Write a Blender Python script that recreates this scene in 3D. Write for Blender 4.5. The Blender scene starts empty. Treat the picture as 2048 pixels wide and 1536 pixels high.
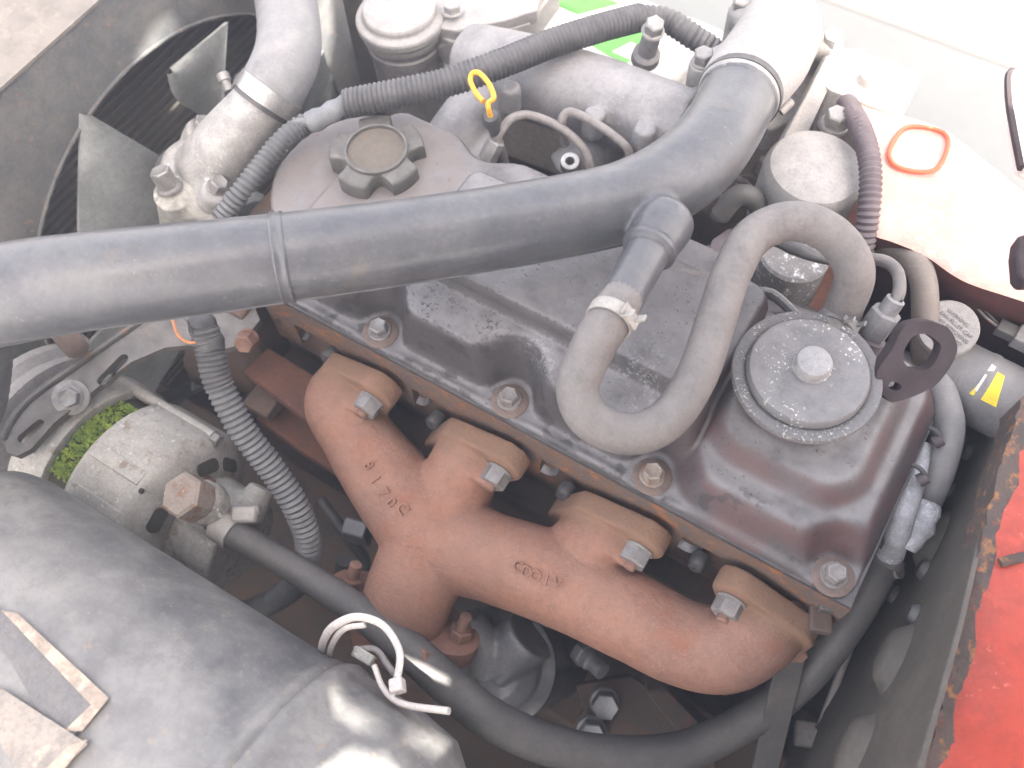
import bpy, bmesh, math, random
from mathutils import Vector, Matrix, Quaternion
from mathutils.geometry import tessellate_polygon
from mathutils.bvhtree import BVHTree
random.seed(7)
S = 0.01                      # the builder works in centimetres, the scene in metres
V = Vector
PI = math.pi
scene = bpy.context.scene
COL = scene.collection

# ------------------------------------------------------------------ camera
FPX = 1800.0
EL, AZ, ROLL = 1.09676, -0.64570, 0.10701
CAMC = V((27.6835, -21.5550, 56.0131))
_fw = V((math.sin(AZ) * math.cos(EL), math.cos(AZ) * math.cos(EL), -math.sin(EL)))
_r = _fw.cross(V((0, 0, 1))).normalized()
_d = _fw.cross(_r)
_r2 = _r * math.cos(ROLL) + _d * math.sin(ROLL)
_d2 = _d * math.cos(ROLL) - _r * math.sin(ROLL)
cam = bpy.data.cameras.new('camera')
cam.sensor_width = 36.0
cam.lens = 36.0 * FPX / 2048.0
cam.clip_start = 0.02
cam.clip_end = 500
cam.dof.use_dof = True
cam.dof.focus_distance = 0.585
cam.dof.aperture_fstop = 7.0
camo = bpy.data.objects.new('camera', cam)
COL.objects.link(camo)
camo.matrix_world = Matrix.Translation(CAMC * S) @ Matrix((_r2, -_d2, -_fw)).transposed().to_4x4()
scene.camera = camo

# ------------------------------------------------------------------ light
VEIL = 0.2  # density of the added volume that mimics lens veil
SUN_EL, SUN_AZ = math.radians(55), math.radians(-32)      # azimuth from +X towards +Y
SUN_DIR = V((math.cos(SUN_EL) * math.cos(SUN_AZ), math.cos(SUN_EL) * math.sin(SUN_AZ), math.sin(SUN_EL)))
world = bpy.data.worlds.new("World")
scene.world = world
world.use_nodes = True
wn = world.node_tree
sky = wn.nodes.new('ShaderNodeTexSky')
sky.sky_type = 'NISHITA'
sky.sun_disc = False
sky.sun_elevation = SUN_EL
sky.sun_rotation = math.radians(90) - SUN_AZ
sky.air_density = 0.7
sky.dust_density = 6.0
sky.ozone_density = 0.0
bg = wn.nodes['Background']
bg.inputs['Strength'].default_value = 0.08
tint = wn.nodes.new('ShaderNodeMix')
tint.data_type = 'RGBA'
tint.blend_type = 'MULTIPLY'
tint.inputs['Factor'].default_value = 1.0
tint.inputs['B'].default_value = (1.035, 1.0, 0.925, 1)
wn.links.new(sky.outputs[0], tint.inputs['A'])
wn.links.new(tint.outputs['Result'], bg.inputs['Color'])
sl = bpy.data.lights.new('sun', 'SUN')
sl.energy = 4.2
sl.angle = math.radians(0.5)
sl.color = (1.0, 0.95, 0.88)
so = bpy.data.objects.new('sun', sl)
COL.objects.link(so)
so.rotation_euler = SUN_DIR.to_track_quat('Z', 'Y').to_euler()
scene.view_settings.view_transform = 'Standard'
scene.view_settings.look = 'None'
scene.view_settings.exposure = 3.9
scene.view_settings.gamma = 1.0
scene.cycles.max_bounces = 8


def ray(u, v):
    return (_fw + _r2 * ((u - 1024) / FPX) + _d2 * ((v - 768) / FPX))


def U(u, v, x=None, y=None, z=None, d=None):
    """the place (cm) seen in direction (u, v) of the photograph that lies on the given plane of the engine"""
    D = ray(u, v)
    if x is not None: t = (x - CAMC.x) / D.x
    elif y is not None: t = (y - CAMC.y) / D.y
    elif z is not None: t = (z - CAMC.z) / D.z
    else: t = d
    return CAMC + D * t


# ------------------------------------------------------------------ materials
def mat(name, c1, c2=None, scale=60, rust=None, rust_at=0.62, rust_scale=90, speck=None, speck_at=0.7, speck_scale=350,
        rough=0.6, rough2=None, metal=0.0, bump=0.15, bump_scale=500, dust=0.0, dust_col=(0.42, 0.40, 0.38), spec=0.5,
        mid=(0.35, 0.7), rust2=None, coat=0.0, stretch=None, post=None, dust_from=0.1, dust_mid=(0.25, 0.75)):
    m = bpy.data.materials.new(name)
    m.use_nodes = True
    nt = m.node_tree
    N, L = nt.nodes, nt.links
    b = N['Principled BSDF']
    tc = N.new('ShaderNodeTexCoord')
    co = tc.outputs['Object']
    if stretch:
        mp = N.new('ShaderNodeMapping')
        mp.inputs['Scale'].default_value = stretch
        L.new(co, mp.inputs['Vector'])
        co = mp.outputs[0]

    def noise(sc, det=6, ro=0.6, off=0):
        n = N.new('ShaderNodeTexNoise')
        n.inputs['Scale'].default_value = sc
        n.inputs['Detail'].default_value = det
        n.inputs['Roughness'].default_value = ro
        L.new(co, n.inputs['Vector'])
        return n.outputs[0]

    def ramp(src, a, z):
        r = N.new('ShaderNodeMapRange')
        r.interpolation_type = 'SMOOTHSTEP'
        r.inputs['From Min'].default_value = a
        r.inputs['From Max'].default_value = z
        L.new(src, r.inputs['Value'])
        return r.outputs[0]

    def mix(fac, a, c):
        x = N.new('ShaderNodeMix')
        x.data_type = 'RGBA'
        L.new(fac, x.inputs['Factor'])
        if isinstance(a, tuple): x.inputs['A'].default_value = (*a, 1)
        else: L.new(a, x.inputs['A'])
        if isinstance(c, tuple): x.inputs['B'].default_value = (*c, 1)
        else: L.new(c, x.inputs['B'])
        return x.outputs['Result']

    c2 = c2 or tuple(k * 0.75 for k in c1)
    col = mix(ramp(noise(scale), *mid), c1, c2)
    avg = tuple(0.5 * (a + b_) for a, b_ in zip(c1, c2))
    col = mix(times(nt, ramp(noise(scale * 7, 5, 0.75), 0.42, 0.66), 0.55), col, tuple(a * 0.62 for a in avg))
    col = mix(times(nt, ramp(noise(scale * 13, 4, 0.7), 0.5, 0.72), 0.4), col, tuple(min(1, a * 1.6) for a in avg))
    if rust:
        f = ramp(noise(rust_scale, 9, 0.68), rust_at, rust_at + 0.09)
        col = mix(f, col, rust)
        if rust2:
            col = mix(ramp(noise(rust_scale * 2.7, 6, 0.7), rust_at + 0.04, rust_at + 0.1), col, rust2)
    if dust:
        g = N.new('ShaderNodeNewGeometry')
        sp = N.new('ShaderNodeSeparateXYZ')
        L.new(g.outputs['Normal'], sp.inputs[0])
        up = ramp(sp.outputs[2], dust_from, 1.0)
        mm = N.new('ShaderNodeMath')
        mm.operation = 'MULTIPLY'
        L.new(up, mm.inputs[0])
        L.new(ramp(noise(scale * 1.7, 7, 0.65), *dust_mid), mm.inputs[1])
        m2 = N.new('ShaderNodeMath')
        m2.operation = 'MULTIPLY'
        m2.inputs[1].default_value = dust
        L.new(mm.outputs[0], m2.inputs[0])
        col = mix(m2.outputs[0], col, dust_col)
    if speck:
        mm = N.new('ShaderNodeMath')
        mm.operation = 'MULTIPLY'
        L.new(ramp(noise(speck_scale, 3, 0.6), speck_at, speck_at + 0.04), mm.inputs[0])
        L.new(ramp(noise(speck_scale * 0.11, 3, 0.5), 0.42, 0.6), mm.inputs[1])
        col = mix(mm.outputs[0], col, speck)
    if post: col = post(nt, col, co, noise, ramp, mix)
    L.new(col, b.inputs['Base Color'])
    rr = N.new('ShaderNodeMapRange')
    rr.inputs['To Min'].default_value = rough
    rr.inputs['To Max'].default_value = rough2 if rough2 is not None else min(1, rough + 0.18)
    L.new(noise(scale * 2.3, 5), rr.inputs['Value'])
    L.new(rr.outputs[0], b.inputs['Roughness'])
    b.inputs['Metallic'].default_value = metal
    b.inputs['Specular IOR Level'].default_value = spec
    b.inputs['Coat Weight'].default_value = coat
    if bump:
        bp = N.new('ShaderNodeBump')
        bp.inputs['Strength'].default_value = bump
        bp.inputs['Distance'].default_value = 0.001
        L.new(noise(bump_scale, 4, 0.6), bp.inputs['Height'])
        L.new(bp.outputs[0], b.inputs['Normal'])
    return m




def axis_mask(nt, co, k, a, z):
    sp = nt.nodes.new('ShaderNodeSeparateXYZ')
    nt.links.new(co, sp.inputs[0])
    r = nt.nodes.new('ShaderNodeMapRange')
    r.interpolation_type = 'SMOOTHSTEP'
    r.inputs['From Min'].default_value = a
    r.inputs['From Max'].default_value = z
    nt.links.new(sp.outputs[k], r.inputs['Value'])
    return r.outputs[0]


def times(nt, *fs):
    o = fs[0]
    for f in fs[1:]:
        m = nt.nodes.new('ShaderNodeMath')
        m.operation = 'MULTIPLY'
        nt.links.new(o, m.inputs[0])
        if isinstance(f, float): m.inputs[1].default_value = f
        else: nt.links.new(f, m.inputs[1])
        o = m.outputs[0]
    return o


def blot(nt, co, c, r0, r1):
    d = nt.nodes.new('ShaderNodeVectorMath')
    d.operation = 'DISTANCE'
    nt.links.new(co, d.inputs[0])
    d.inputs[1].default_value = c
    r = nt.nodes.new('ShaderNodeMapRange')
    r.interpolation_type = 'SMOOTHSTEP'
    r.inputs['From Min'].default_value = r1
    r.inputs['From Max'].default_value = r0
    nt.links.new(d.outputs['Value'], r.inputs['Value'])
    return r.outputs[0]


def cover_wear(nt, col, co, noise, ramp, mix):
    g = nt.nodes.new('ShaderNodeNewGeometry')
    sp = nt.nodes.new('ShaderNodeSeparateXYZ')
    nt.links.new(g.outputs['Normal'], sp.inputs[0])
    slope = ramp(sp.outputs[2], 0.93, 0.6)
    rear = axis_mask(nt, co, 0, 0.10, 0.14)
    # reddish primer rubbed through on the rear shoulders
    col = mix(times(nt, slope, rear, ramp(noise(30), 0.3, 0.62), 0.55), col, (0.125, 0.05, 0.047))
    # chipped black blisters near the front ridge, white bloom beside the hose
    dome = times(nt, blot(nt, co, (-0.175, 0.002, 0.03), 0.07, 0.09), ramp(noise(45), 0.25, 0.55))
    col = mix(times(nt, dome, 0.85), col, (0.19, 0.168, 0.158))
    col = mix(times(nt, dome, ramp(noise(190, 8, 0.7), 0.6, 0.66)), col, (0.17, 0.075, 0.04))
    edge = times(nt, ramp(sp.outputs[2], 0.97, 0.75), ramp(sp.outputs[2], 0.45, 0.7), ramp(noise(300, 6, 0.7), 0.53, 0.58))
    col = mix(times(nt, edge, axis_mask(nt, co, 0, 0.12, 0.06), 0.8), col, (0.02, 0.019, 0.021))
    run = times(nt, axis_mask(nt, co, 1, -0.062, -0.072), ramp(noise(70, 3, 0.5), 0.56, 0.62))
    col = mix(times(nt, run, 0.6), col, (0.02, 0.019, 0.02))
    chips = times(nt, ramp(noise(330, 8, 0.72), 0.52, 0.57), ramp(noise(85, 4, 0.6), 0.42, 0.56))
    col = mix(times(nt, blot(nt, co, (-0.075, -0.058, 0.042), 0.005, 0.038), chips), col, (0.022, 0.022, 0.025))
    col = mix(times(nt, blot(nt, co, (-0.03, -0.058, 0.042), 0.005, 0.03), chips, 0.8), col, (0.025, 0.025, 0.028))
    bloom = times(nt, ramp(noise(480, 6, 0.7), 0.47, 0.6), ramp(noise(110, 4, 0.6), 0.4, 0.58))
    for c in ((0.075, -0.035, 0.052), (0.095, -0.058, 0.04), (0.01, -0.062, 0.042)):
        col = mix(times(nt, blot(nt, co, c, 0.0, 0.026), bloom, 0.8), col, (0.42, 0.43, 0.46))
    return col


def port_tan(nt, col, co, noise, ramp, mix):
    m = axis_mask(nt, co, 1, 0.040, 0.058)
    return mix(times(nt, m, ramp(noise(40), 0.15, 0.5), 0.9), col, (0.205, 0.125, 0.08))


RUST = (0.22, 0.085, 0.035)
RUSTD = (0.10, 0.045, 0.028)
M = {}
M['asphalt'] = mat('asphalt', (0.021, 0.026, 0.028), (0.015, 0.019, 0.021), 4, speck=(0.06, 0.06, 0.06), speck_scale=60, rough=0.9, bump=0.3, bump_scale=80)
M['concrete'] = mat('pale concrete', (0.055, 0.041, 0.033), (0.04, 0.031, 0.026), 6, rough=0.9, bump_scale=60)
M['cover'] = mat('dusty dark engine paint', (0.058, 0.055, 0.058), (0.078, 0.071, 0.072), 35, rust=(0.10, 0.066, 0.06), rust_at=0.64, rust_scale=22,
                 speck=(0.02, 0.02, 0.022), speck_at=0.63, speck_scale=420, rough=0.5, bump=0.12, dust=0.9, dust_col=(0.25, 0.240, 0.243), dust_from=0.5, dust_mid=(0.05, 0.75), post=cover_wear)
M['fillerdome'] = mat('brown dusty paint', (0.15, 0.125, 0.115), (0.11, 0.10, 0.10), 40, rust=RUST, rust_at=0.68, rust_scale=120, rough=0.7, dust=0.4)
M['rusthead'] = mat('rusty iron head', (0.12, 0.095, 0.082), (0.17, 0.095, 0.062), 45, rust=(0.26, 0.11, 0.05), rust_at=0.55, rust_scale=60,
                    rust2=(0.30, 0.13, 0.05), rough=0.85, bump=0.35, bump_scale=350)
M['rustplate'] = mat('rust coated steel', (0.16, 0.072, 0.045), (0.11, 0.058, 0.042), 40, rust=(0.24, 0.095, 0.05), rust_at=0.6, rough=0.88, bump=0.3)
M['block'] = mat('grimy dark iron', (0.08, 0.068, 0.06), (0.13, 0.088, 0.068), 25, rust=(0.14, 0.07, 0.04), rust_at=0.55, rough=0.8)
M['manifold'] = mat('red brown rusted casting', (0.30, 0.145, 0.096), (0.215, 0.118, 0.088), 19, rust=(0.26, 0.105, 0.062), rust_at=0.57, rust_scale=26,
                    speck=(0.34, 0.22, 0.17), speck_at=0.60, speck_scale=620, rough=0.8, bump=1.0, bump_scale=420, dust=0.5, dust_col=(0.34, 0.215, 0.165), post=port_tan)
M['flange'] = mat('tan rusted flange', (0.25, 0.145, 0.098), (0.19, 0.12, 0.092), 35, rust=(0.27, 0.12, 0.06), rust_at=0.62, rough=0.85, bump=0.4, bump_scale=900, dust=0.3, dust_col=(0.34, 0.25, 0.19))
M['zinc'] = mat('dull zinc bolt', (0.34, 0.33, 0.32), (0.22, 0.21, 0.205), 150, rough=0.5, metal=0.55, bump=0.3, bump_scale=900)
M['zincdark'] = mat('grey dusty bolt', (0.30, 0.28, 0.27), (0.2, 0.18, 0.17), 200, rust=RUST, rust_at=0.64, rust_scale=300, rough=0.65, metal=0.3, bump=0.3)
M['washer'] = mat('brown washer', (0.20, 0.15, 0.125), (0.13, 0.1, 0.09), 150, rust=RUST, rust_at=0.62, rust_scale=300, rough=0.75, bump=0.2)
M['rustbolt'] = mat('rusted bolt', (0.26, 0.15, 0.11), (0.18, 0.10, 0.075), 120, rust=RUST, rust_at=0.6, rust_scale=200, rough=0.85, bump=0.4)
M['alu'] = mat('cast aluminium', (0.47, 0.46, 0.44), (0.31, 0.30, 0.29), 60, speck=(0.62, 0.61, 0.58), speck_at=0.6, rough=0.55, metal=0.35, bump=0.35, bump_scale=600)
M['alurough'] = mat('corroded cast aluminium', (0.45, 0.44, 0.40), (0.24, 0.23, 0.21), 110, speck=(0.65, 0.64, 0.60), speck_at=0.58, speck_scale=250, rough=0.8, metal=0.15, bump=0.9, bump_scale=260)
M['altern'] = mat('weathered alternator casting', (0.46, 0.445, 0.41), (0.34, 0.328, 0.30), 50, rust=(0.27, 0.225, 0.18), rust_at=0.56, speck=(0.55, 0.54, 0.51), speck_at=0.62, speck_scale=220,
                    rough=0.7, metal=0.15, bump=0.4, bump_scale=400)
M['greycast'] = mat('grey dusty casting', (0.27, 0.265, 0.27), (0.17, 0.165, 0.168), 38, speck=(0.42, 0.42, 0.43), speck_at=0.66, rough=0.6, metal=0.2, bump=0.3, bump_scale=600, dust=0.35)
M['palecast'] = mat('pale grey casting', (0.33, 0.322, 0.312), (0.25, 0.243, 0.238), 50, rough=0.65, metal=0.15, bump=0.3, dust=0.3, dust_col=(0.5, 0.48, 0.46))
M['rubber'] = mat('black intake duct plastic', (0.072, 0.075, 0.084), (0.11, 0.112, 0.118), 24, rust=(0.125, 0.115, 0.105), rust_at=0.6, rust_scale=30, speck=(0.17, 0.165, 0.16), speck_at=0.66, speck_scale=260, rough=0.24, rough2=0.38, bump=0.1, bump_scale=500, dust=0.3, dust_col=(0.20, 0.19, 0.18))
M['hose'] = mat('grey dusty rubber hose', (0.17, 0.157, 0.148), (0.135, 0.125, 0.12), 40, rust=(0.22, 0.19, 0.165), rust_at=0.6, rust_scale=70, rough=0.7, bump=0.25, bump_scale=800, dust=0.4, dust_col=(0.30, 0.275, 0.255))
M['radhose'] = mat('grey radiator hose rubber', (0.20, 0.20, 0.205), (0.16, 0.16, 0.165), 40, rough=0.6, bump=0.2, dust=0.35)
M['blackhose'] = mat('black oily hose', (0.075, 0.073, 0.072), (0.12, 0.112, 0.105), 34, rust=(0.12, 0.095, 0.08), rust_at=0.62, rough=0.5, bump=0.25, dust=0.35, dust_col=(0.16, 0.15, 0.14))
M['conduit'] = mat('dark grey split conduit', (0.065, 0.066, 0.07), (0.10, 0.098, 0.10), 60, rough=0.42, bump=0.1, dust=0.45, dust_col=(0.2, 0.19, 0.185))
M['conduitgrey'] = mat('grey split conduit', (0.105, 0.108, 0.112), (0.08, 0.083, 0.087), 60, rough=0.45, bump=0.1, dust=0.4, dust_col=(0.27, 0.265, 0.26))
M['shroud'] = mat('dull grey shroud steel', (0.082, 0.087, 0.093), (0.16, 0.155, 0.146), 22, rust=(0.24, 0.16, 0.115), rust_at=0.585, rust_scale=95, rust2=(0.36, 0.14, 0.05), rough=0.62, bump=0.2)
M['shroudtop'] = mat('pale grey shroud flange', (0.19, 0.172, 0.152), (0.165, 0.152, 0.138), 9, rust=(0.27, 0.2, 0.155), rust_at=0.62, rust_scale=60, rough=0.7, bump=0.15)
M['fan'] = mat('grey fan plastic', (0.24, 0.255, 0.255), (0.15, 0.16, 0.158), 26, rough=0.45, bump=0.1, dust=0.2)
M['core'] = mat('dark radiator fins', (0.075, 0.062, 0.052), (0.10, 0.084, 0.07), 200, rough=0.8)
M['tubefin'] = mat('radiator tube', (0.19, 0.168, 0.143), (0.12, 0.108, 0.095), 150, rough=0.7)
M['steel'] = mat('bright steel band', (0.62, 0.61, 0.59), (0.5, 0.49, 0.47), 60, rough=0.28, metal=0.85, bump=0.05)
M['clampdull'] = mat('dusty clamp steel', (0.42, 0.40, 0.365), (0.33, 0.31, 0.285), 90, rust=(0.34, 0.24, 0.16), rust_at=0.66, rust_scale=200, rough=0.55, metal=0.3, bump=0.15)
M['yellow'] = mat('yellow dipstick paint', (0.80, 0.42, 0.04), (0.72, 0.33, 0.03), 120, rough=0.4, bump=0.05)
M['blackplastic'] = mat('black plastic', (0.05, 0.05, 0.053), (0.08, 0.078, 0.078), 80, rough=0.5, dust=0.35, bump=0.1, dust_col=(0.2, 0.19, 0.18))
M['cap'] = mat('dusty black filler cap', (0.085, 0.084, 0.08), (0.125, 0.118, 0.108), 80, rust=(0.20, 0.17, 0.14), rust_at=0.6, rough=0.6, dust=0.4, dust_col=(0.25, 0.235, 0.215), bump=0.15)
M['captop'] = mat('brown dusty cap centre', (0.15, 0.128, 0.102), (0.12, 0.106, 0.09), 90, rust=(0.30, 0.17, 0.09), rust_at=0.72, rough=0.75, bump=0.2)
M['disc'] = mat('grey flaking disc paint', (0.155, 0.152, 0.155), (0.125, 0.122, 0.126), 60, speck=(0.62, 0.61, 0.57), speck_at=0.60, speck_scale=420, rough=0.55, bump=0.25, dust=0.25)
M['discrim'] = mat('flaking rim paint', (0.165, 0.16, 0.16), (0.13, 0.127, 0.13), 60, speck=(0.52, 0.50, 0.46), speck_at=0.58, speck_scale=560, rough=0.6, bump=0.25)
M['knob'] = mat('flaked knob paint', (0.30, 0.295, 0.29), (0.22, 0.215, 0.215), 150, speck=(0.70, 0.69, 0.64), speck_at=0.54, speck_scale=300, rough=0.3, bump=0.2)
M['flaky'] = mat('grey paint flaking white', (0.25, 0.24, 0.235), (0.20, 0.19, 0.185), 40, rust=(0.68, 0.68, 0.68), rust_at=0.55, rust_scale=110, rust2=(0.75, 0.75, 0.75), rough=0.6, bump=0.3)
M['purplepaint'] = mat('dull purple grey primer', (0.095, 0.075, 0.085), (0.12, 0.095, 0.10), 50, rough=0.6, bump=0.12, dust=0.35, dust_col=(0.27, 0.25, 0.26))
M['eyepaint'] = mat('dark purple brown paint', (0.028, 0.02, 0.022), (0.042, 0.031, 0.033), 50, rough=0.7, spec=0.25, bump=0.1, dust=0.12, dust_col=(0.2, 0.18, 0.18))
M['armsteel'] = mat('dusty brown grey arm steel', (0.10, 0.096, 0.092), (0.15, 0.136, 0.122), 40, rust=(0.26, 0.14, 0.075), rust_at=0.57, rust_scale=75, rough=0.6, metal=0.15, bump=0.25, dust=0.3)
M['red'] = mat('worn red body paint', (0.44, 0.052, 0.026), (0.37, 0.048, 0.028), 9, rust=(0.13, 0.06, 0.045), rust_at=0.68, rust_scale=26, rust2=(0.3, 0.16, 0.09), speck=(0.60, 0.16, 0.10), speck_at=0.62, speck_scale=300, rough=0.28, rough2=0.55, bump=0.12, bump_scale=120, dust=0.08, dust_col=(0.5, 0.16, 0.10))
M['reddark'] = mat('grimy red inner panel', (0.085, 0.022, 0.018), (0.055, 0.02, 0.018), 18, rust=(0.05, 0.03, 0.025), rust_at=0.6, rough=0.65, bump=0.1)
M['redglare'] = mat('red paint with painted sun glare', (0.68, 0.36, 0.30), (0.72, 0.46, 0.40), 14, rust=(0.72, 0.66, 0.6), rust_at=0.6, rust_scale=40, rough=0.5)  # pale pink stands in for sun glare on red paint
M['rustedge'] = mat('rust scabbed edge', (0.10, 0.075, 0.065), (0.06, 0.055, 0.052), 50, rust=(0.26, 0.13, 0.06), rust_at=0.54, rust_scale=130, rust2=(0.20, 0.06, 0.04), rough=0.85, bump=0.6, bump_scale=300)
M['firewall'] = mat('oily dark bulkhead', (0.078, 0.071, 0.062), (0.11, 0.098, 0.082), 20, rust=(0.085, 0.065, 0.045), rust_at=0.6, rough=0.6, bump=0.15)
M['canister'] = mat('black canister with rust specks', (0.07, 0.073, 0.08), (0.27, 0.26, 0.245), 17, rust=(0.27, 0.21, 0.15), rust_at=0.60, rust_scale=105, rust2=(0.36, 0.24, 0.12), rough=0.45, bump=0.25, dust=0.55, mid=(0.3, 0.68),
                    dust_col=(0.33, 0.315, 0.295))
M['saddle'] = mat('worn pad with pale edge', (0.15, 0.148, 0.148), (0.19, 0.18, 0.175), 40, rust=(0.33, 0.25, 0.18), rust_at=0.66, rust_scale=90, rough=0.7, bump=0.2)
M['saddlelit'] = mat('painted sunlit edging', (0.42, 0.34, 0.27), (0.26, 0.225, 0.195), 45, rust=(0.52, 0.42, 0.33), rust_at=0.52, rust_scale=60, rough=0.8, bump=0.3)  # beige strips paint the sunlight along the pad edges
M['saddlepale'] = mat('mottled beige pad', (0.32, 0.285, 0.25), (0.2, 0.185, 0.17), 40, rust=(0.45, 0.37, 0.29), rust_at=0.55, rust_scale=50, rough=0.75, bump=0.25)
M['whitetie'] = mat('aged white plastic tie', (0.62, 0.57, 0.53), (0.52, 0.48, 0.45), 60, rough=0.45, bump=0.05)
M['white'] = mat('white plastic', (0.62, 0.59, 0.55), (0.55, 0.52, 0.49), 20, rough=0.45, bump=0.05)
M['green'] = mat('green print', (0.10, 0.36, 0.06), (0.12, 0.40, 0.08), 20, rough=0.5, bump=0.0)
M['moss'] = mat('green moss', (0.25, 0.33, 0.045), (0.08, 0.14, 0.022), 110, rough=0.9, bump=0.6)
M['copper'] = mat('dark wound stator', (0.03, 0.028, 0.02), (0.05, 0.045, 0.03), 100, rough=0.8)
M['wornbolt'] = mat('worn pale bolt with brown face', (0.34, 0.29, 0.25), (0.25, 0.21, 0.18), 70, rust=(0.24, 0.13, 0.075), rust_at=0.52, rust_scale=90, speck=(0.6, 0.58, 0.54), speck_at=0.62, rough=0.7, metal=0.2, bump=0.4)
M['orange'] = mat('orange wire sheath', (0.60, 0.24, 0.10), (0.55, 0.2, 0.08), 80, rough=0.5, bump=0.0)
M['filter'] = mat('dark oily filter steel', (0.085, 0.085, 0.088), (0.14, 0.138, 0.14), 50, rough=0.35, metal=0.4, bump=0.15)
M['filteralu'] = mat('oily grey aluminium', (0.2, 0.205, 0.215), (0.28, 0.28, 0.285), 60, rough=0.4, metal=0.4, bump=0.2)
M['reservoir'] = mat('grey dusty cap', (0.33, 0.315, 0.30), (0.28, 0.265, 0.255), 60, rough=0.7, bump=0.1)
M['print'] = mat('dark print', (0.12, 0.11, 0.11), (0.14, 0.13, 0.13), 60, rough=0.7, bump=0.0)
M['stickeryellow'] = mat('yellow sticker', (0.78, 0.66, 0.05), (0.72, 0.58, 0.04), 60, rough=0.4, bump=0.0)
M['sticker'] = mat('silver sticker', (0.70, 0.68, 0.62), (0.6, 0.58, 0.53), 60, rough=0.4, bump=0.0)
M['brownhose'] = mat('brown grey dusty hose', (0.20, 0.165, 0.14), (0.165, 0.14, 0.12), 50, rough=0.7, bump=0.2, dust=0.3)
M['foil'] = mat('chalky grey joint', (0.52, 0.53, 0.56), (0.3, 0.305, 0.32), 90, speck=(0.6, 0.62, 0.66), speck_at=0.55, rough=0.6, metal=0.2, bump=0.4)
M['tape'] = mat('grey loom tape', (0.20, 0.205, 0.215), (0.14, 0.145, 0.15), 110, rough=0.5, bump=0.5, bump_scale=300)
M['bracket'] = mat('dark oily bracket steel', (0.10, 0.098, 0.098), (0.155, 0.14, 0.125), 40, rust=(0.24, 0.12, 0.06), rust_at=0.59, rust_scale=75, rough=0.5, metal=0.3, bump=0.2, dust=0.25, dust_col=(0.2, 0.19, 0.18))
M['bonnetpaint'] = mat('grey bonnet underside primer', (0.25, 0.23, 0.22), (0.2, 0.185, 0.18), 10, rough=0.6)
M['reservoirred'] = mat('red orange plastic', (0.75, 0.14, 0.06), (0.7, 0.12, 0.05), 30, rough=0.4)


# ------------------------------------------------------------------ geometry
def frame(axis, up=None):
    a = axis.normalized()
    t = up if up is not None else (V((0, 0, 1)) if abs(a.z) < 0.9 else V((1, 0, 0)))
    e1 = (t - a * t.dot(a)).normalized()
    return e1, a.cross(e1)


def spline(pts, n=8, closed=False):
    pts = [V(p) for p in pts]
    if len(pts) < 3 and not closed:
        return [pts[0].lerp(pts[-1], i / n) for i in range(n + 1)]
    out = []
    m = len(pts)
    for i in range(m if closed else m - 1):
        if closed:
            p0, p1, p2, p3 = pts[i - 1], pts[i], pts[(i + 1) % m], pts[(i + 2) % m]
        else:
            p1, p2 = pts[i], pts[i + 1]
            p0 = pts[i - 1] if i else p1 * 2 - p2
            p3 = pts[i + 2] if i + 2 < m else p2 * 2 - p1
        for k in range(n):
            t = k / n
            out.append(0.5 * ((2 * p1) + (p2 - p0) * t + (2 * p0 - 5 * p1 + 4 * p2 - p3) * t * t + (3 * p1 - p0 - 3 * p2 + p3) * t ** 3))
    if not closed: out.append(pts[-1].copy())
    return out


def resample(path, step):
    L = [0.0]
    for a, b in zip(path, path[1:]): L.append(L[-1] + (b - a).length)
    n = max(2, int(round(L[-1] / step)))
    out, j = [], 0
    for i in range(n + 1):
        s = L[-1] * i / n
        while j < len(path) - 2 and L[j + 1] < s: j += 1
        seg = L[j + 1] - L[j]
        out.append(path[j].lerp(path[j + 1], (s - L[j]) / seg if seg > 1e-9 else 0))
    return out


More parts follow.
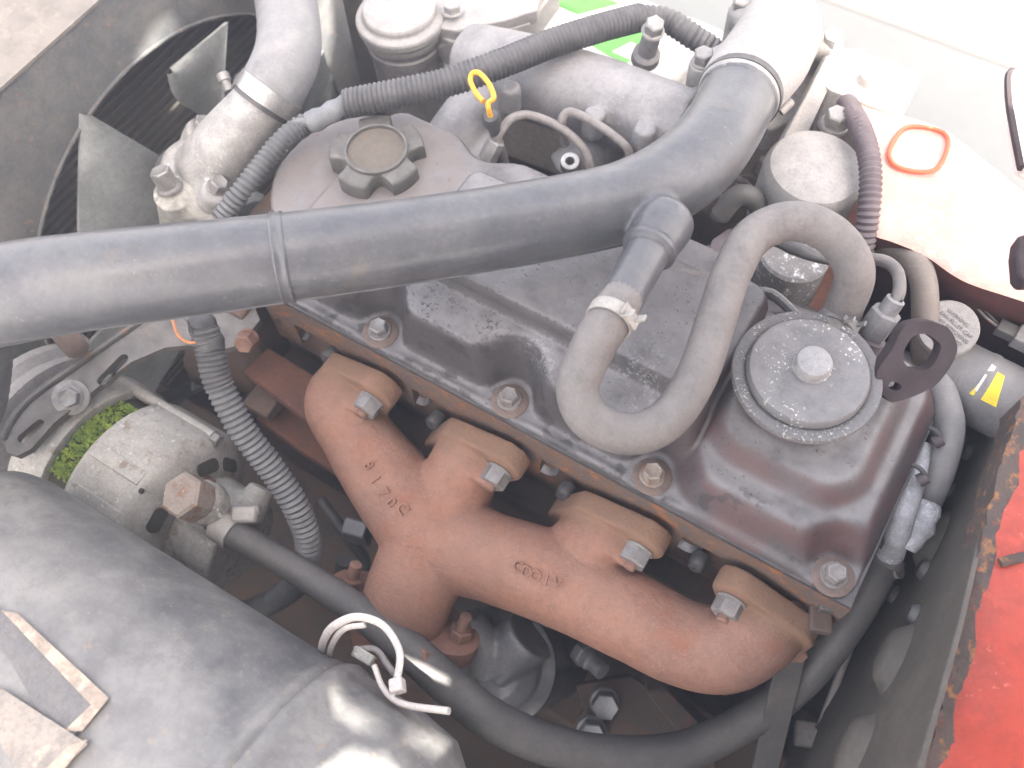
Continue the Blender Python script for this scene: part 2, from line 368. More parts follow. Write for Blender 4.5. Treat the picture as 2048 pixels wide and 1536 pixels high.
class G:
    def __init__(self): self.v, self.f = [], []

    def add(self, vs, fs):
        o = len(self.v)
        self.v += [V(p) for p in vs]
        self.f += [tuple(i + o for i in f) for f in fs]
        return self

    def tube(self, path, r, n=16, caps=True, flat=None):
        path = [V(p) for p in path]
        m = len(path)
        rs = r if isinstance(r, (list, tuple)) else [r] * m
        if len(rs) != m:
            k = len(rs)
            rs = [rs[min(k - 2, int(i * (k - 1) / (m - 1)))] * (1 - ((i * (k - 1) / (m - 1)) - min(k - 2, int(i * (k - 1) / (m - 1)))))
                  + rs[min(k - 2, int(i * (k - 1) / (m - 1))) + 1] * ((i * (k - 1) / (m - 1)) - min(k - 2, int(i * (k - 1) / (m - 1)))) for i in range(m)]
        T = [(path[min(i + 1, m - 1)] - path[max(i - 1, 0)]).normalized() for i in range(m)]
        e1, e2 = frame(T[0])
        vs, fs = [], []
        for i in range(m):
            if i:
                q = T[i - 1].rotation_difference(T[i])
                e1 = q @ e1
                e1 = (e1 - T[i] * e1.dot(T[i])).normalized()
                e2 = T[i].cross(e1)
            for k in range(n):
                a = 2 * PI * k / n
                vs.append(path[i] + (e1 * math.cos(a) + e2 * math.sin(a) * (flat or 1)) * rs[i])
        for i in range(m - 1):
            for k in range(n):
                fs.append((i * n + k, i * n + (k + 1) % n, (i + 1) * n + (k + 1) % n, (i + 1) * n + k))
        if caps:
            fs.append(tuple(reversed(range(n))))
            fs.append(tuple((m - 1) * n + k for k in range(n)))
        return self.add(vs, fs)

    def corr(self, path, r, pitch=0.42, depth=0.16, n=18, jitter=0.0):
        p = resample(path, pitch / 4)
        rs = [r - depth * (0, .5, 1, .5)[(i + 1) % 4] + random.uniform(-jitter, jitter) for i in range(len(p))]
        return self.tube(p, rs, n)

    def lathe(self, prof, o=(0, 0, 0), axis=(0, 0, 1), n=40, a0=0.0, a1=2 * PI, up=None):
        """prof: (radius, height) pairs, from bottom outwards and up"""
        o, ax = V(o), V(axis).normalized()
        e1, e2 = frame(ax, up)
        full = abs(a1 - a0 - 2 * PI) < 1e-6
        nn = n if full else n + 1
        vs, fs = [], []
        for (r, h) in prof:
            for k in range(nn):
                a = a0 + (a1 - a0) * k / n
                vs.append(o + ax * h + (e1 * math.cos(a) + e2 * math.sin(a)) * max(r, 1e-4))
        for i in range(len(prof) - 1):
            for k in range(n):
                k2 = (k + 1) % nn
                fs.append((i * nn + k, i * nn + k2, (i + 1) * nn + k2, (i + 1) * nn + k))
        return self.add(vs, fs)

    def plate(self, loops, nrm, th):
        """flat plate with holes: the first loop is the outline; th is the depth along -nrm"""
        nrm = V(nrm).normalized()
        loops = [[V(p) for p in l] for l in loops]
        flat = [p for l in loops for p in l]
        tri = tessellate_polygon(loops)
        k = len(flat)
        vs = flat + [p - nrm * th for p in flat]
        fs = [tuple(t) for t in tri] + [tuple(i + k for i in reversed(t)) for t in tri]
        o = 0
        for l in loops:
            c = len(l)
            for i in range(c):
                a, b = o + i, o + (i + 1) % c
                fs.append((a, b, b + k, a + k))
            o += c
        return self.add(vs, fs)

    def box(self, c, h, X=(1, 0, 0), Y=(0, 1, 0), Z=None):
        c, X, Y = V(c), V(X).normalized(), V(Y)
        Y = (Y - X * Y.dot(X)).normalized()
        Z = X.cross(Y)
        vs = [c + X * (sx * h[0]) + Y * (sy * h[1]) + Z * (sz * h[2]) for sz in (-1, 1) for sy in (-1, 1) for sx in (-1, 1)]
        return self.add(vs, [(0, 2, 3, 1), (4, 5, 7, 6), (0, 1, 5, 4), (2, 6, 7, 3), (0, 4, 6, 2), (1, 3, 7, 5)])

    def hexa(self, o, axis, flat, h, chamfer=0.12, dish=0.0):
        o, ax = V(o), V(axis).normalized()
        e1, e2 = frame(ax)
        R = flat / math.sqrt(3)
        rings = [(R, 0), (R, h - chamfer), (R - chamfer * 1.1, h), (R * 0.55, h - dish)]
        vs, fs = [], []
        for r, hh in rings:
            for k in range(6):
                a = PI / 3 * k
                vs.append(o + ax * hh + (e1 * math.cos(a) + e2 * math.sin(a)) * r)
        for i in range(3):
            for k in range(6): fs.append((i * 6 + k, i * 6 + (k + 1) % 6, i * 6 + 6 + (k + 1) % 6, i * 6 + 6 + k))
        fs.append(tuple(range(18, 24)))
        fs.append(tuple(reversed(range(6))))
        return self.add(vs, fs)


def hull2(circles, n=40):
    """outline of the convex hull of 2-D circles (x, y, r)"""
    pts = [(cx + r * math.cos(2 * PI * k / n), cy + r * math.sin(2 * PI * k / n)) for cx, cy, r in circles for k in range(n)]
    pts = sorted(set(pts))
    def half(ps):
        h = []
        for p in ps:
            while len(h) > 1 and (h[-1][0] - h[-2][0]) * (p[1] - h[-2][1]) - (h[-1][1] - h[-2][1]) * (p[0] - h[-2][0]) <= 1e-9: h.pop()
            h.append(p)
        return h[:-1]
    return half(pts) + half(pts[::-1])


ORG = {}


def tag(o, label=None, cat=None, group=None, kind=None):
    if label: o['label'] = label
    if cat: o['category'] = cat
    if group: o['group'] = group
    if kind: o['kind'] = kind
    return o


def thing(name, loc, label, cat, group=None):
    o = bpy.data.objects.new(name, None)
    o.empty_display_size = 0.02
    COL.objects.link(o)
    o.location = V(loc) * S
    ORG[o] = V(loc)
    return tag(o, label, cat, group)


def obj(name, g, m, parent=None, bevel=0, sharp=38, origin=None, label=None, seg=2):
    org = ORG[parent] if parent else V(origin if origin is not None else g.v[0])
    me = bpy.data.meshes.new(name)
    me.from_pydata([(p - org) * S for p in g.v], [], g.f)
    bm = bmesh.new()
    bm.from_mesh(me)
    bmesh.ops.recalc_face_normals(bm, faces=bm.faces)
    bm.to_mesh(me)
    bm.free()
    me.polygons.foreach_set('use_smooth', [True] * len(me.polygons))
    me.set_sharp_from_angle(angle=math.radians(sharp))
    me.materials.append(M[m] if isinstance(m, str) else m)
    o = bpy.data.objects.new(name, me)
    COL.objects.link(o)
    if parent: o.parent = parent
    else: o.location = org * S
    ORG[o] = org
    if bevel:
        b = o.modifiers.new('bevel', 'BEVEL')
        b.width = bevel * S
        b.segments = seg
        b.limit_method = 'ANGLE'
        b.angle_limit = math.radians(40)
        b.harden_normals = False
    if label: o['label'] = label
    return o


def bake(o):
    bpy.context.view_layer.update()
    dg = bpy.context.evaluated_depsgraph_get()
    me = bpy.data.meshes.new_from_object(o.evaluated_get(dg))
    me.name = o.name
    o.modifiers.clear()
    o.data = me
    return o


def cast(name, g, m, parent=None, voxel=0.22, smooth=6, factor=0.5, origin=None, label=None):
    """overlapping solids melted into one cast body"""
    o = obj(name, g, m, parent, origin=origin, label=label)
    r = o.modifiers.new('melt', 'REMESH')
    r.mode = 'VOXEL'
    r.voxel_size = voxel * S
    r.use_smooth_shade = True
    s = o.modifiers.new('soft', 'SMOOTH')
    s.iterations = smooth
    s.factor = factor
    bake(o)
    me = o.data
    me.polygons.foreach_set('use_smooth', [True] * len(me.polygons))
    if not me.materials: me.materials.append(M[m])
    return o


def hit(o, u, v):
    """where the line of sight (u, v) meets a built surface: place and normal in cm"""
    me = o.data
    bv = BVHTree.FromPolygons([p.co for p in me.vertices], [tuple(p.vertices) for p in me.polygons])
    org = ORG[o] * S
    loc, n, i, d = bv.ray_cast(CAMC * S - org, ray(u, v).normalized())
    if loc is None: return None
    return (loc + org) * 100, n


_meshes = {}


def put(name, key, build, m, parent, p, axis, spin=0.0, label=None):
    """a small repeated piece built once along +Z at the origin, then placed; copies share the mesh"""
    k = (key, m)
    if k not in _meshes:
        t = obj(name, build(), m, None, origin=(0, 0, 0), bevel=0)
        _meshes[k] = t.data
        o = t
    else:
        o = bpy.data.objects.new(name, _meshes[k])
        COL.objects.link(o)
    org = ORG[parent]
    o.parent = parent
    o.matrix_local = Matrix.Translation((V(p) - org) * S) @ V(axis).to_track_quat('Z', 'Y').to_matrix().to_4x4() @ Matrix.Rotation(spin, 4, 'Z')
    ORG[o] = org
    if label: o['label'] = label
    return o


def bolt_g(flat=1.3, h=0.8, wr=0.0, wt=0.12, dish=0.08):
    g = G()
    if wr: g.lathe([(0.2, 0), (wr, 0), (wr, wt * 0.6), (wr - 0.08, wt), (0.2, wt)], n=28)
    g.hexa((0, 0, wt if wr else 0), (0, 0, 1), flat, h, 0.1, dish)
    return g


def text(name, body, m, parent, p, xdir, ydir, size, depth, label=None):
    cu = bpy.data.curves.new(name, 'FONT')
    cu.body = body
    cu.size = size * S
    cu.extrude = depth * S
    cu.align_x = 'CENTER'
    cu.align_y = 'CENTER'
    t = bpy.data.objects.new(name, cu)
    COL.objects.link(t)
    bpy.context.view_layer.update()
    dg = bpy.context.evaluated_depsgraph_get()
    me = bpy.data.meshes.new_from_object(t.evaluated_get(dg))
    bpy.data.objects.remove(t)
    me.materials.clear()
    me.materials.append(M[m])
    o = bpy.data.objects.new(name, me)
    COL.objects.link(o)
    X = V(xdir).normalized()
    Y = V(ydir)
    Y = (Y - X * Y.dot(X)).normalized()
    Z = X.cross(Y)
    o.parent = parent
    org = ORG[parent]
    o.matrix_local = Matrix.Translation((V(p) - org) * S) @ Matrix((X, Y, Z)).transposed().to_4x4()
    ORG[o] = org
    if label: o['label'] = label
    return o


def on_cyl(u, v, o0, ax, r):
    D = ray(u, v)
    o = CAMC - o0
    oo = o - ax * o.dot(ax)
    dd = D - ax * D.dot(ax)
    A, B, C_ = dd.dot(dd), 2 * oo.dot(dd), oo.dot(oo) - r * r
    q = max(0, B * B - 4 * A * C_)
    return CAMC + D * ((-B - math.sqrt(q)) / (2 * A))


def band(path_pt, axis, r, w, th, n=36, lip=0.0):
    """a flat ring round a pipe"""
    h = w / 2
    return G().lathe([(r, -h), (r + th, -h), (r + th + lip, -h * 0.7), (r + th, -h * 0.4), (r + th, h * 0.4), (r + th + lip, h * 0.7), (r + th, h), (r, h), (r, -h)], path_pt, axis, n)


# ------------------------------------------------------------------ setting: ground
GZ = -95
g = G().add([(-700, -700, GZ), (700, -700, GZ), (700, 700, GZ), (-700, 700, GZ)], [(0, 1, 2, 3)])
tag(obj('road', g, 'asphalt', origin=(0, 0, GZ)), kind='structure')
a, b = U(1640, 0, z=GZ), U(2048, 150, z=GZ)
dr = (b - a).normalized()
pr = V((-dr.y, dr.x, 0))
if pr.y < 0: pr = -pr
g = G()
c0 = a - dr * 400
c1 = b + dr * 400
g.add([c0 + V((0, 0, 0.6)), c1 + V((0, 0, 0.6)), c1 + pr * 16 + V((0, 0, 0.6)), c0 + pr * 16 + V((0, 0, 0.6))], [(0, 1, 2, 3)])
tag(obj('kerb_line', g, 'concrete', origin=a), kind='structure')
g = G()
mid = (a + b) / 2
g.box(mid + pr * (28 + 200) + V((0, 0, 5)), (450, 200, 5.5), X=dr, Y=pr)
tag(obj('pavement', g, 'concrete', bevel=1.5, origin=mid), kind='structure')

exec_order = None
# ------------------------------------------------------------------ engine block and head
t = thing('engine_block', (10, 8, -45), 'dark rusty iron engine block low under the exhaust manifold', 'engine block')
g = G()
g.box((11.5, 8, -28), (25.5, 8.3, 18.4))
g.box((11.5, 0.0, -13), (25.5, 2.6, 1.0))
for x in (-7, 4, 15, 26): g.box((x, -1.0, -22), (1.2, 1.2, 9))
obj('body', g, 'block', t, bevel=0.4)
g = G()
for i, (u, v, zz, s) in enumerate(((530, 805, -11, 1.3), (1600 // 2.62 + 600, 1400, -26, 1.6), (1180, 1460, -28, 1.4))):
    c = U(u, v, z=zz)
    g = G().box(c, (s, s * 0.9, s * 0.55))
    obj('boss', g, 'block', t, bevel=0.15)
c = [U(u, v, z=-8) for u, v in ((487, 742), (535, 694), (690, 790), (640, 862))]
cc = sum(c, V()) / 4
g = G().plate([[c[0], c[1], c[2], c[3]]], (0, 0, 1), 1.4)
obj('deck_ledge', g, 'rustplate', t, bevel=0.15)
c = [U(u, v, z=-13) for u, v in ((510, 835), (600, 900), (760, 1000), (640, 860), (560, 800))]
g = G().plate([c], (0, 0, 1), 1.5)
obj('lower_ledge', g, 'rustplate', t, bevel=0.2)

t = thing('cylinder_head', (11, 8, -9), 'rusty iron cylinder head under the long rocker cover', 'cylinder head')
g = G().box((11.7, 8, -5.1), (24.5, 8.7, 4.3))
obj('casting', g, 'rusthead', t, bevel=0.1)
# upper rail with scalloped pockets below it
g = G()
top, lo = -0.33, -3.3
n = 240
vs, fs = [], []
for i in range(n + 1):
    x = -10.6 + 47.0 * i / n
    ph = ((x + 8.4 + 1.5) % 11.15) - 1.5          # pocket begins just beside each flange
    dip = 1.1 if 0.2 < ph < 4.6 else 0.0
    zl = lo - 3.2 * (0 if dip else 1)
    yf = -1.32
    vs += [(x, yf, top), (x, yf, zl), (x, -0.6, zl), (x, -0.6, top)]
for i in range(n):
    o = i * 4
    for k in range(4): fs.append((o + k, o + (k + 1) % 4, o + 4 + (k + 1) % 4, o + 4 + k))
fs += [(0, 1, 2, 3), (n * 4 + 3, n * 4 + 2, n * 4 + 1, n * 4)]
g.add(vs, fs)
obj('side_rail', g, 'rusthead', t)
for u, v in ((612, 695), (845, 828), (1090, 968), (1360, 1113)):
    c = U(u, v, y=-1.0)
    gg = lambda: G().lathe([(0.05, -0.5), (0.7, -0.35), (0.95, 0.0), (1.15, 0.12), (1.25, 0.0), (1.25, -0.6)], n=28)
    put('core_plug', 'plug', gg, 'filteralu', t, (c.x, -0.85, max(c.z, -5.0)), (0, -1, 0.25))
for u, v in ((660, 712), (870, 842), (1130, 985), (1395, 1125)):
    c = U(u, v, y=-1.9)
    gg = lambda: G().lathe([(0.05, 0.55), (0.5, 0.5), (0.62, 0.3), (0.62, -0.6)], n=16)
    put('plug', 'gplug', gg, 'blackplastic', t, c, (0, -1, 0.3))
g = G().box(U(1640, 1238, z=-3.2), (0.7, 0.9, 0.5), X=(1, 0.4, 0))
obj('lug', g, 'block', t, bevel=0.15)
g = G().box(U(1652, 1210, z=-2.5), (0.5, 0.5, 0.6), X=(1, 0.4, 0))
obj('lug', g, 'bracket', t, bevel=0.12)
g = G().plate([[(-10.3, -1.28, -0.02), (36.3, -1.28, -0.02), (36.3, 17.4, -0.02), (-10.3, 17.4, -0.02)]], (0, 0, 1), 0.3)
obj('cover_gasket', g, 'blackplastic', t)

# ------------------------------------------------------------------ valve cover
t = thing('valve_cover', (11, 8, 0), 'long dusty dark grey rocker cover with worn paint along the middle of the engine', 'valve cover')


def rbox(x, y, cx, cy, hx, hy, r):
    qx, qy = abs(x - cx) - hx + r, abs(y - cy) - hy + r
    return math.hypot(max(qx, 0), max(qy, 0)) + min(max(qx, qy), 0) - r


def fall(d, w):                       # 1 inside, 0 outside, soft over +-w
    k = min(1, max(0, 0.5 - d / (2 * w)))
    return k * k * (3 - 2 * k)


def smin(a, b, k):
    h = max(k - abs(a - b), 0) / k
    return min(a, b) - h * h * k * 0.25


def smax(a, b, k): return -smin(-a, -b, k)


BOLTS = [(0, 0), (11, 0), (22, 0), (34.6, -0.2)]


def cover_edge(x, y):
    return smin(rbox(x, y, 13.1, 8, 23.1, 9.25, 1.6), math.hypot(x + 6.5, y - 8.2) - 7.8, 1.0)


def cover_h(x, y):
    fl = cover_edge(x, y)
    z = -1.1 * (1 - fall(fl, 0.16))
    z += 0.14 * math.exp(-((y + 0.75) / 0.16) ** 2) * fall(rbox(x, y, 13, 0, 22.5, 3, 1), 0.5) * min(1, max(0, min(abs(x - q[0]) for q in BOLTS) - 1.2))
    d = rbox(x, y, 7.3, 8.1, 16.2, 7.75, 1.8)
    for bx, by in BOLTS[:3]:
        d = smax(d, 2.0 - math.hypot(x - bx, (y - by) * 0.85), 1.2)
        d = smax(d, 1.75 - math.hypot(x - bx, (17 - y - by) * 0.8), 1.5)
    b1 = 4.5 * fall(d, 0.48)
    d2 = rbox(x, y, 11.2, 8.1, 10.4, 4.3, 1.0)
    b1 += (0.35 * fall(rbox(x, y, 9, 8.1, 15, 5.5, 2), 1.6) + 1.5 * fall(d2, 0.30)) * fall(d + 0.3, 0.5)
    # recess beside bolt two
    rec = math.hypot((x - 10.6) * 0.8, (y - 0.6)) - 1.7
    b1 -= 0.7 * fall(rec, 0.7) * fall(d, 0.4)
    d3 = rbox(x, y, 29.3, 7.8, 6.4, 7.9, 3.2)
    d3 = smax(d3, 2.0 - math.hypot(x - 22, y), 1.2)
    d3 = smax(d3, 2.1 - math.hypot(x - 34.6, y + 0.2), 0.8)
    b3 = 2.7 * fall(d3, 1.15) + 1.5 * fall(rbox(x, y, 28.6, 8.4, 5.0, 5.6, 2.8), 0.9) + 0.35 * fall(math.hypot(x - 27.5, y - 8.1) - 4.2, 0.5)
    d4 = math.hypot(x + 6.5, y - 8.2) - 7.2
    b4 = 4.1 * fall(d4, 0.4)
    return z + smax(smax(max(b1, 0), b3, 0.5) - 0.03, b4, 0.4)


st = 0.2
nx, ny = int(52 / st), int(20 / st)
g = G()
vs = []
for i in range(nx + 1):
    for j in range(ny + 1):
        x, y = -15 + i * st, -2.0 + j * st
        z = cover_h(x, y)
        if z < -0.25:                       # the skirt drops plumb from the flange edge
            for _ in range(2):
                f0 = cover_edge(x, y)
                gx, gy = (cover_edge(x + .05, y) - f0) / .05, (cover_edge(x, y + .05) - f0) / .05
                q_ = (f0 - 0.02) / max(0.2, gx * gx + gy * gy)
                x, y = x - gx * q_, y - gy * q_
        vs.append((x, y, z))
keep = []
for i in range(nx):
    for j in range(ny):
        q = (i * (ny + 1) + j, (i + 1) * (ny + 1) + j, (i + 1) * (ny + 1) + j + 1, i * (ny + 1) + j + 1)
        if max(vs[k][2] for k in q) > -1.04: keep.append(q)
g.add(vs, keep)
cov = obj('shell', g, 'cover', t, sharp=180)
bm = bmesh.new()
bm.from_mesh(cov.data)
bmesh.ops.delete(bm, geom=[v for v in bm.verts if not v.link_faces], context='VERTS')
bm.to_mesh(cov.data)
bm.free()
for i, (bx, by) in enumerate(BOLTS):
    c = V((bx, by + 0.12, 0.12))
    w = put('washer', 'cw', lambda: G().lathe([(0.3, 0), (1.32, 0), (1.32, 0.12), (1.0, 0.28), (0.3, 0.28)], n=32), 'washer', t, c, (0, 0, 1))
    put('bolt', 'cb', lambda: bolt_g(1.15, 0.75, 0.86, 0.2), ('zinc', 'zincdark', 'wornbolt', 'zincdark')[i], t, c + V((0, 0, 0.26)), (0, 0, 1), spin=0.3 * i)

# filler cap
c = V((-6.25, 10.2, 4.1))
t = thing('oil_filler_cap', c, 'black notched oil filler cap with a dusty brown centre behind the thick duct', 'oil cap')
out = []
for k in range(120):
    a = 2 * PI * k / 120
    ph = (a * 5 / (2 * PI) + 0.22) % 1.0
    dn = abs(ph - 0.5) * 2                   # 0 at notch centre
    r = 3.5 - 1.15 * max(0, 1 - (dn / 0.40) ** 2) ** 0.5 if dn < 0.40 else 3.5
    out.append((r * math.cos(a), r * math.sin(a)))
g = G()
vs, fs = [], []
lev = [(0.25, 0.97), (0.35, 1.0), (1.75, 1.0), (1.9, 0.975), (1.97, 0.93)]
for h, k in lev:
    for x, y in out: vs.append(c + V((x * k, y * k, h)))
m_ = len(out)
for i in range(len(lev) - 1):
    for k in range(m_): fs.append((i * m_ + k, i * m_ + (k + 1) % m_, (i + 1) * m_ + (k + 1) % m_, (i + 1) * m_ + k))
for k in range(m_):
    x, y = out[k]
    a = math.atan2(y, x)
    vs.append(c + V((2.35 * math.cos(a), 2.35 * math.sin(a), 1.98)))
o_ = len(lev) * m_
for k in range(m_): fs.append(((len(lev) - 1) * m_ + k, (len(lev) - 1) * m_ + (k + 1) % m_, o_ + (k + 1) % m_, o_ + k))
g.add(vs, fs)
obj('grip', g, 'cap', t, sharp=50)
obj('rim', G().lathe([(2.36, 1.9), (2.34, 2.2), (2.25, 2.26), (2.12, 2.22), (2.08, 1.9)], c, n=48), 'cap', t)
obj('centre', G().lathe([(2.1, 1.95), (1.2, 1.98), (0.01, 2.0)], c, n=40), 'captop', t)
obj('neck', G().lathe([(2.7, -0.3), (2.7, 0.6), (0.1, 0.6)], c, n=32), 'blackplastic', t)

# breather disc
c = V((27.64, 8.1, 4.2))
t = thing('breather_valve', c, 'round grey breather valve with flaking white specks and a centre knob', 'breather valve')
obj('neck', G().lathe([(3.9, -0.6), (3.6, 0.3), (3.6, 1.9), (4.2, 2.3)], c, n=48), 'purplepaint', t)
obj('rim', G().lathe([(4.1, 2.2), (4.46, 2.35), (4.5, 2.6), (4.42, 2.8), (3.9, 2.84), (3.72, 2.74), (3.6, 2.6)], c, n=64), 'discrim', t)
obj('lid', G().lathe([(3.66, 2.6), (3.64, 3.1), (3.5, 3.32), (3.3, 3.36), (2.0, 3.3), (1.1, 3.34), (0.5, 3.36)], c, n=64), 'disc', t)
kc = c + V((0.05, 0.25, 3.3))
obj('knob', G().lathe([(1.2, 0), (1.13, 0.1), (1.12, 0.55), (1.0, 0.78), (0.8, 0.84), (0.01, 0.86)], kc, n=40), 'knob', t)
e = U(1682, 628, z=6.0)
dv = V((e.x - c.x, e.y - c.y, 0)).normalized()
obj('spout', G().tube([c + V((0, 0, 1.6)) + dv * 3.0, c + V((0, 0, 1.7)) + dv * 5.2], 0.95, 18), 'zincdark', t)
SPOUT = c + V((0, 0, 1.75)) + dv * 4.5
SDIR = dv

# ------------------------------------------------------------------ exhaust manifold
t = thing('exhaust_manifold', (10, -9, -12), 'rust brown cast exhaust manifold bolted to four ports', 'exhaust manifold')
g = G()
PZ = -5.6


def P2(u, v, z): return U(u, v, z=z)


g.tube(spline([(-1.7, -2.4, PZ), (-1.9, -4.3, PZ), P2(712, 868, -6.4), P2(778, 962, -7), P2(870, 1075, -7.6)], 8), [2.8, 2.8, 2.75, 3.2, 3.7], 28)
g.tube(spline([(9.2, -2.4, PZ), (9.3, -4.2, PZ), P2(905, 990, -6.6), P2(870, 1085, -7.6)], 8), [2.8, 2.75, 2.9, 3.6], 28)
g.tube(spline([P2(860, 1075, -7.6), P2(985, 1115, -7.2), P2(1130, 1165, -6.8), P2(1275, 1240, -6.6), P2(1365, 1285, -6.5), P2(1450, 1297, -6.2), P2(1522, 1252, -5.8), (31.9, -2.2, PZ)], 8),
       [3.7, 3.2, 3.3, 3.0, 2.9, 2.9, 2.85, 2.8], 28)
g.tube(spline([(20.3, -2.4, PZ), (20.3, -4.0, PZ), P2(1165, 1110, -6.6), P2(1130, 1165, -6.8)], 8), [2.8, 2.75, 2.95, 3.2], 28)
g.tube(spline([P2(875, 1075, -7.6), P2(828, 1165, -9.0), P2(806, 1225, -11), P2(792, 1270, -13)], 8), [3.7, 3.35, 3.3, 3.6], 28)
FC = [(-1.5, 1), (9.3, 1), (20.4, 1), (32.2, -1)]
NX = [1.1, 12.2, 23.3, 30.1]
for (fx, sg), nxp in zip(FC, NX):
    dx = nxp - fx
    outl = hull2([(fx, PZ, 3.0), (fx - 1.2, PZ + 1.6, 1.4), (nxp, -3.2, 1.6), (fx - dx, PZ - 2.3, 1.6)] if sg > 0 else [(fx, PZ, 2.9), (nxp, -3.2, 1.6), (fx + 1.9, PZ + 0.8, 1.8), (fx - dx, PZ - 2.3, 1.6)], 28)
    g.plate([[(x, -3.4, z) for x, z in outl]], (0, -1, 0), 1.6)
    g.lathe([(0.01, -0.5), (1.3, -0.5), (1.26, 0.2), (0.01, 0.2)], (nxp, -3.33, -3.3), (0, -1, 0), 28)
    g.box(((fx + nxp) / 2, -4.2, -3.4), (abs(dx) * 0.5, 0.9, 0.35), X=(1, 0, 0.0))
body = cast('body', g, 'manifold', t, voxel=0.15, smooth=11)
for (fx, sg), nxp in zip(FC, NX):
    put('stud', 'stud', lambda: G().lathe([(0.44, 0), (0.44, 1.45), (0.36, 1.55), (0.01, 1.55)], n=16), 'rustbolt', t, (nxp, -3.6, -3.3), (0, -1, 0))
    put('nut', 'nut', lambda: bolt_g(1.75, 1.05, 1.05, 0.16, 0.0), 'zinc' if sg > 0 else 'zincdark', t, (nxp, -3.56, -3.3), (0, -1, 0), spin=0.25 + nxp)
# cast letters standing proud of the runners
for s, pix, d1, sz in (('8170', ((738, 932), (752, 960), (768, 986), (783, 1006)), (45, 76), 1.0), ('C', ((806, 1018),), (45, 70), 1.1), ('CDOIV', ((1036, 1133), (1053, 1144), (1072, 1152), (1093, 1162), (1114, 1166)), (80, 34), 0.95)):
    for ch, (u, v) in zip(s, pix):
        h = hit(body, u, v)
        h2 = hit(body, u + d1[0] * 0.1, v + d1[1] * 0.1)
        if h and h2:
            X = (h2[0] - h[0]).normalized()
            Y = h[1].cross(X)
            text('raised_letter', ch, 'manifold', t, h[0] + h[1] * 0.045, X, Y, sz * 1.1, 0.13)
# outlet flange
oc = U(808, 1222, z=-10.8)
ax = (U(792, 1270, z=-13) - U(806, 1225, z=-11)).normalized()
e1, e2 = frame(ax)
ea = U(680, 1160, z=-10.2) - oc
ea = (ea - ax * ea.dot(ax)).normalized()
eb = ax.cross(ea)
ol = hull2([(0, 0, 3.6), (4.3, 0, 1.8), (-4.3, 0, 1.8)])
g = G().plate([[oc + ea * x + eb * y for x, y in ol]], -ax, 1.6)
obj('outlet_flange', g, 'manifold', t, bevel=0.3)
for s in (1, -1):
    put('outlet_stud', 'ostud', lambda: G().lathe([(0.45, 0), (0.45, 2.2), (0.01, 2.25)], n=14), 'rustbolt', t, oc + ea * 4.5 * s, -ax)
    put('outlet_nut', 'onut', lambda: bolt_g(1.5, 1.0, 0, 0), 'rustbolt', t, oc + ea * 4.5 * s, -ax)

# ------------------------------------------------------------------ intake duct
t = thing('intake_duct', U(560, 515, z=12), 'thick dusty black air intake pipe crossing above the rocker cover', 'intake pipe')
cen = [U(u, v, z=z) for u, v, z in ((-150, 640, 12.0), (-60, 606, 13.2), (60, 580, 14), (200, 560, 14), (400, 536, 13.5), (566, 515, 13), (750, 491, 12.5), (950, 462, 12), (1125, 432, 11.5), (1240, 406, 11.2),
                                     (1330, 368, 11), (1400, 315, 10.8), (1448, 250, 10.5), (1478, 190, 10))]
pth = spline(cen, 8)
b0, b1 = U(1338, 428, z=11.6), U(1232, 617, z=12.3)
bd = (b1 - b0).normalized()
bl = (b1 - b0).length
g = G().tube(pth, [2.95, 2.95, 2.9, 2.8, 2.7, 2.6, 2.55, 2.5, 2.5, 2.5, 2.6, 2.65, 2.6, 2.6], 48)
g.lathe([(0.01, -0.3), (1.3, -0.2), (1.8, 0.4), (1.85, 1.2), (1.75, 2.0), (1.6, 2.6), (1.54, 3.0), (0.01, 3.0)], b0, bd, 40)
cast('tube', g, 'rubber', t, 0.15, 14)
j = pth[5 * 8]
ax = (pth[5 * 8 + 1] - pth[5 * 8 - 1]).normalized()
obj('joint_band', band(j, ax, 2.55, 0.75, 0.12, 48, 0.07), 'rubber', t)
j2 = pth[5 * 8] - ax * 0.8
e_ = pth[-1]
eax = (pth[-1] - pth[-2]).normalized()
obj('end_lip', G().lathe([(2.58, -0.3), (2.72, -0.1), (2.72, 0.1), (2.6, 0.3)], e_ - eax * 0.4, eax, 48), 'rubber', t)
# branch
obj('branch', G().lathe([(1.56, 2.8), (1.68, 2.95), (1.66, 3.2), (1.42, 3.3), (1.32, 3.4), (1.27, bl * 0.8), (1.3, bl - 0.3), (1.22, bl), (0.2, bl)], b0, bd, 40), 'rubber', t)
sm = []
for k in range(2, len(pth) - 26):
    T = (pth[k + 1] - pth[k - 1]).normalized()
    w_ = V((0.0, -0.96, -0.28))
    w_ = (w_ - T * w_.dot(T)).normalized()
    rk = 2.95 + (2.5 - 2.95) * min(1, k / 56)
    sm.append(pth[k] + w_ * (rk + 0.0))
obj('mould_seam', G().tube(sm, 0.09, 8), 'rubber', t)
# bellows at the lower left end
bp = spline([U(-75, 650, z=12), U(-72, 740, z=9), U(-90, 830, z=5), U(-160, 880, z=1)], 8)
obj('bellows', G().corr(bp, 2.6, 0.75, 0.4, 30), 'rubber', t)

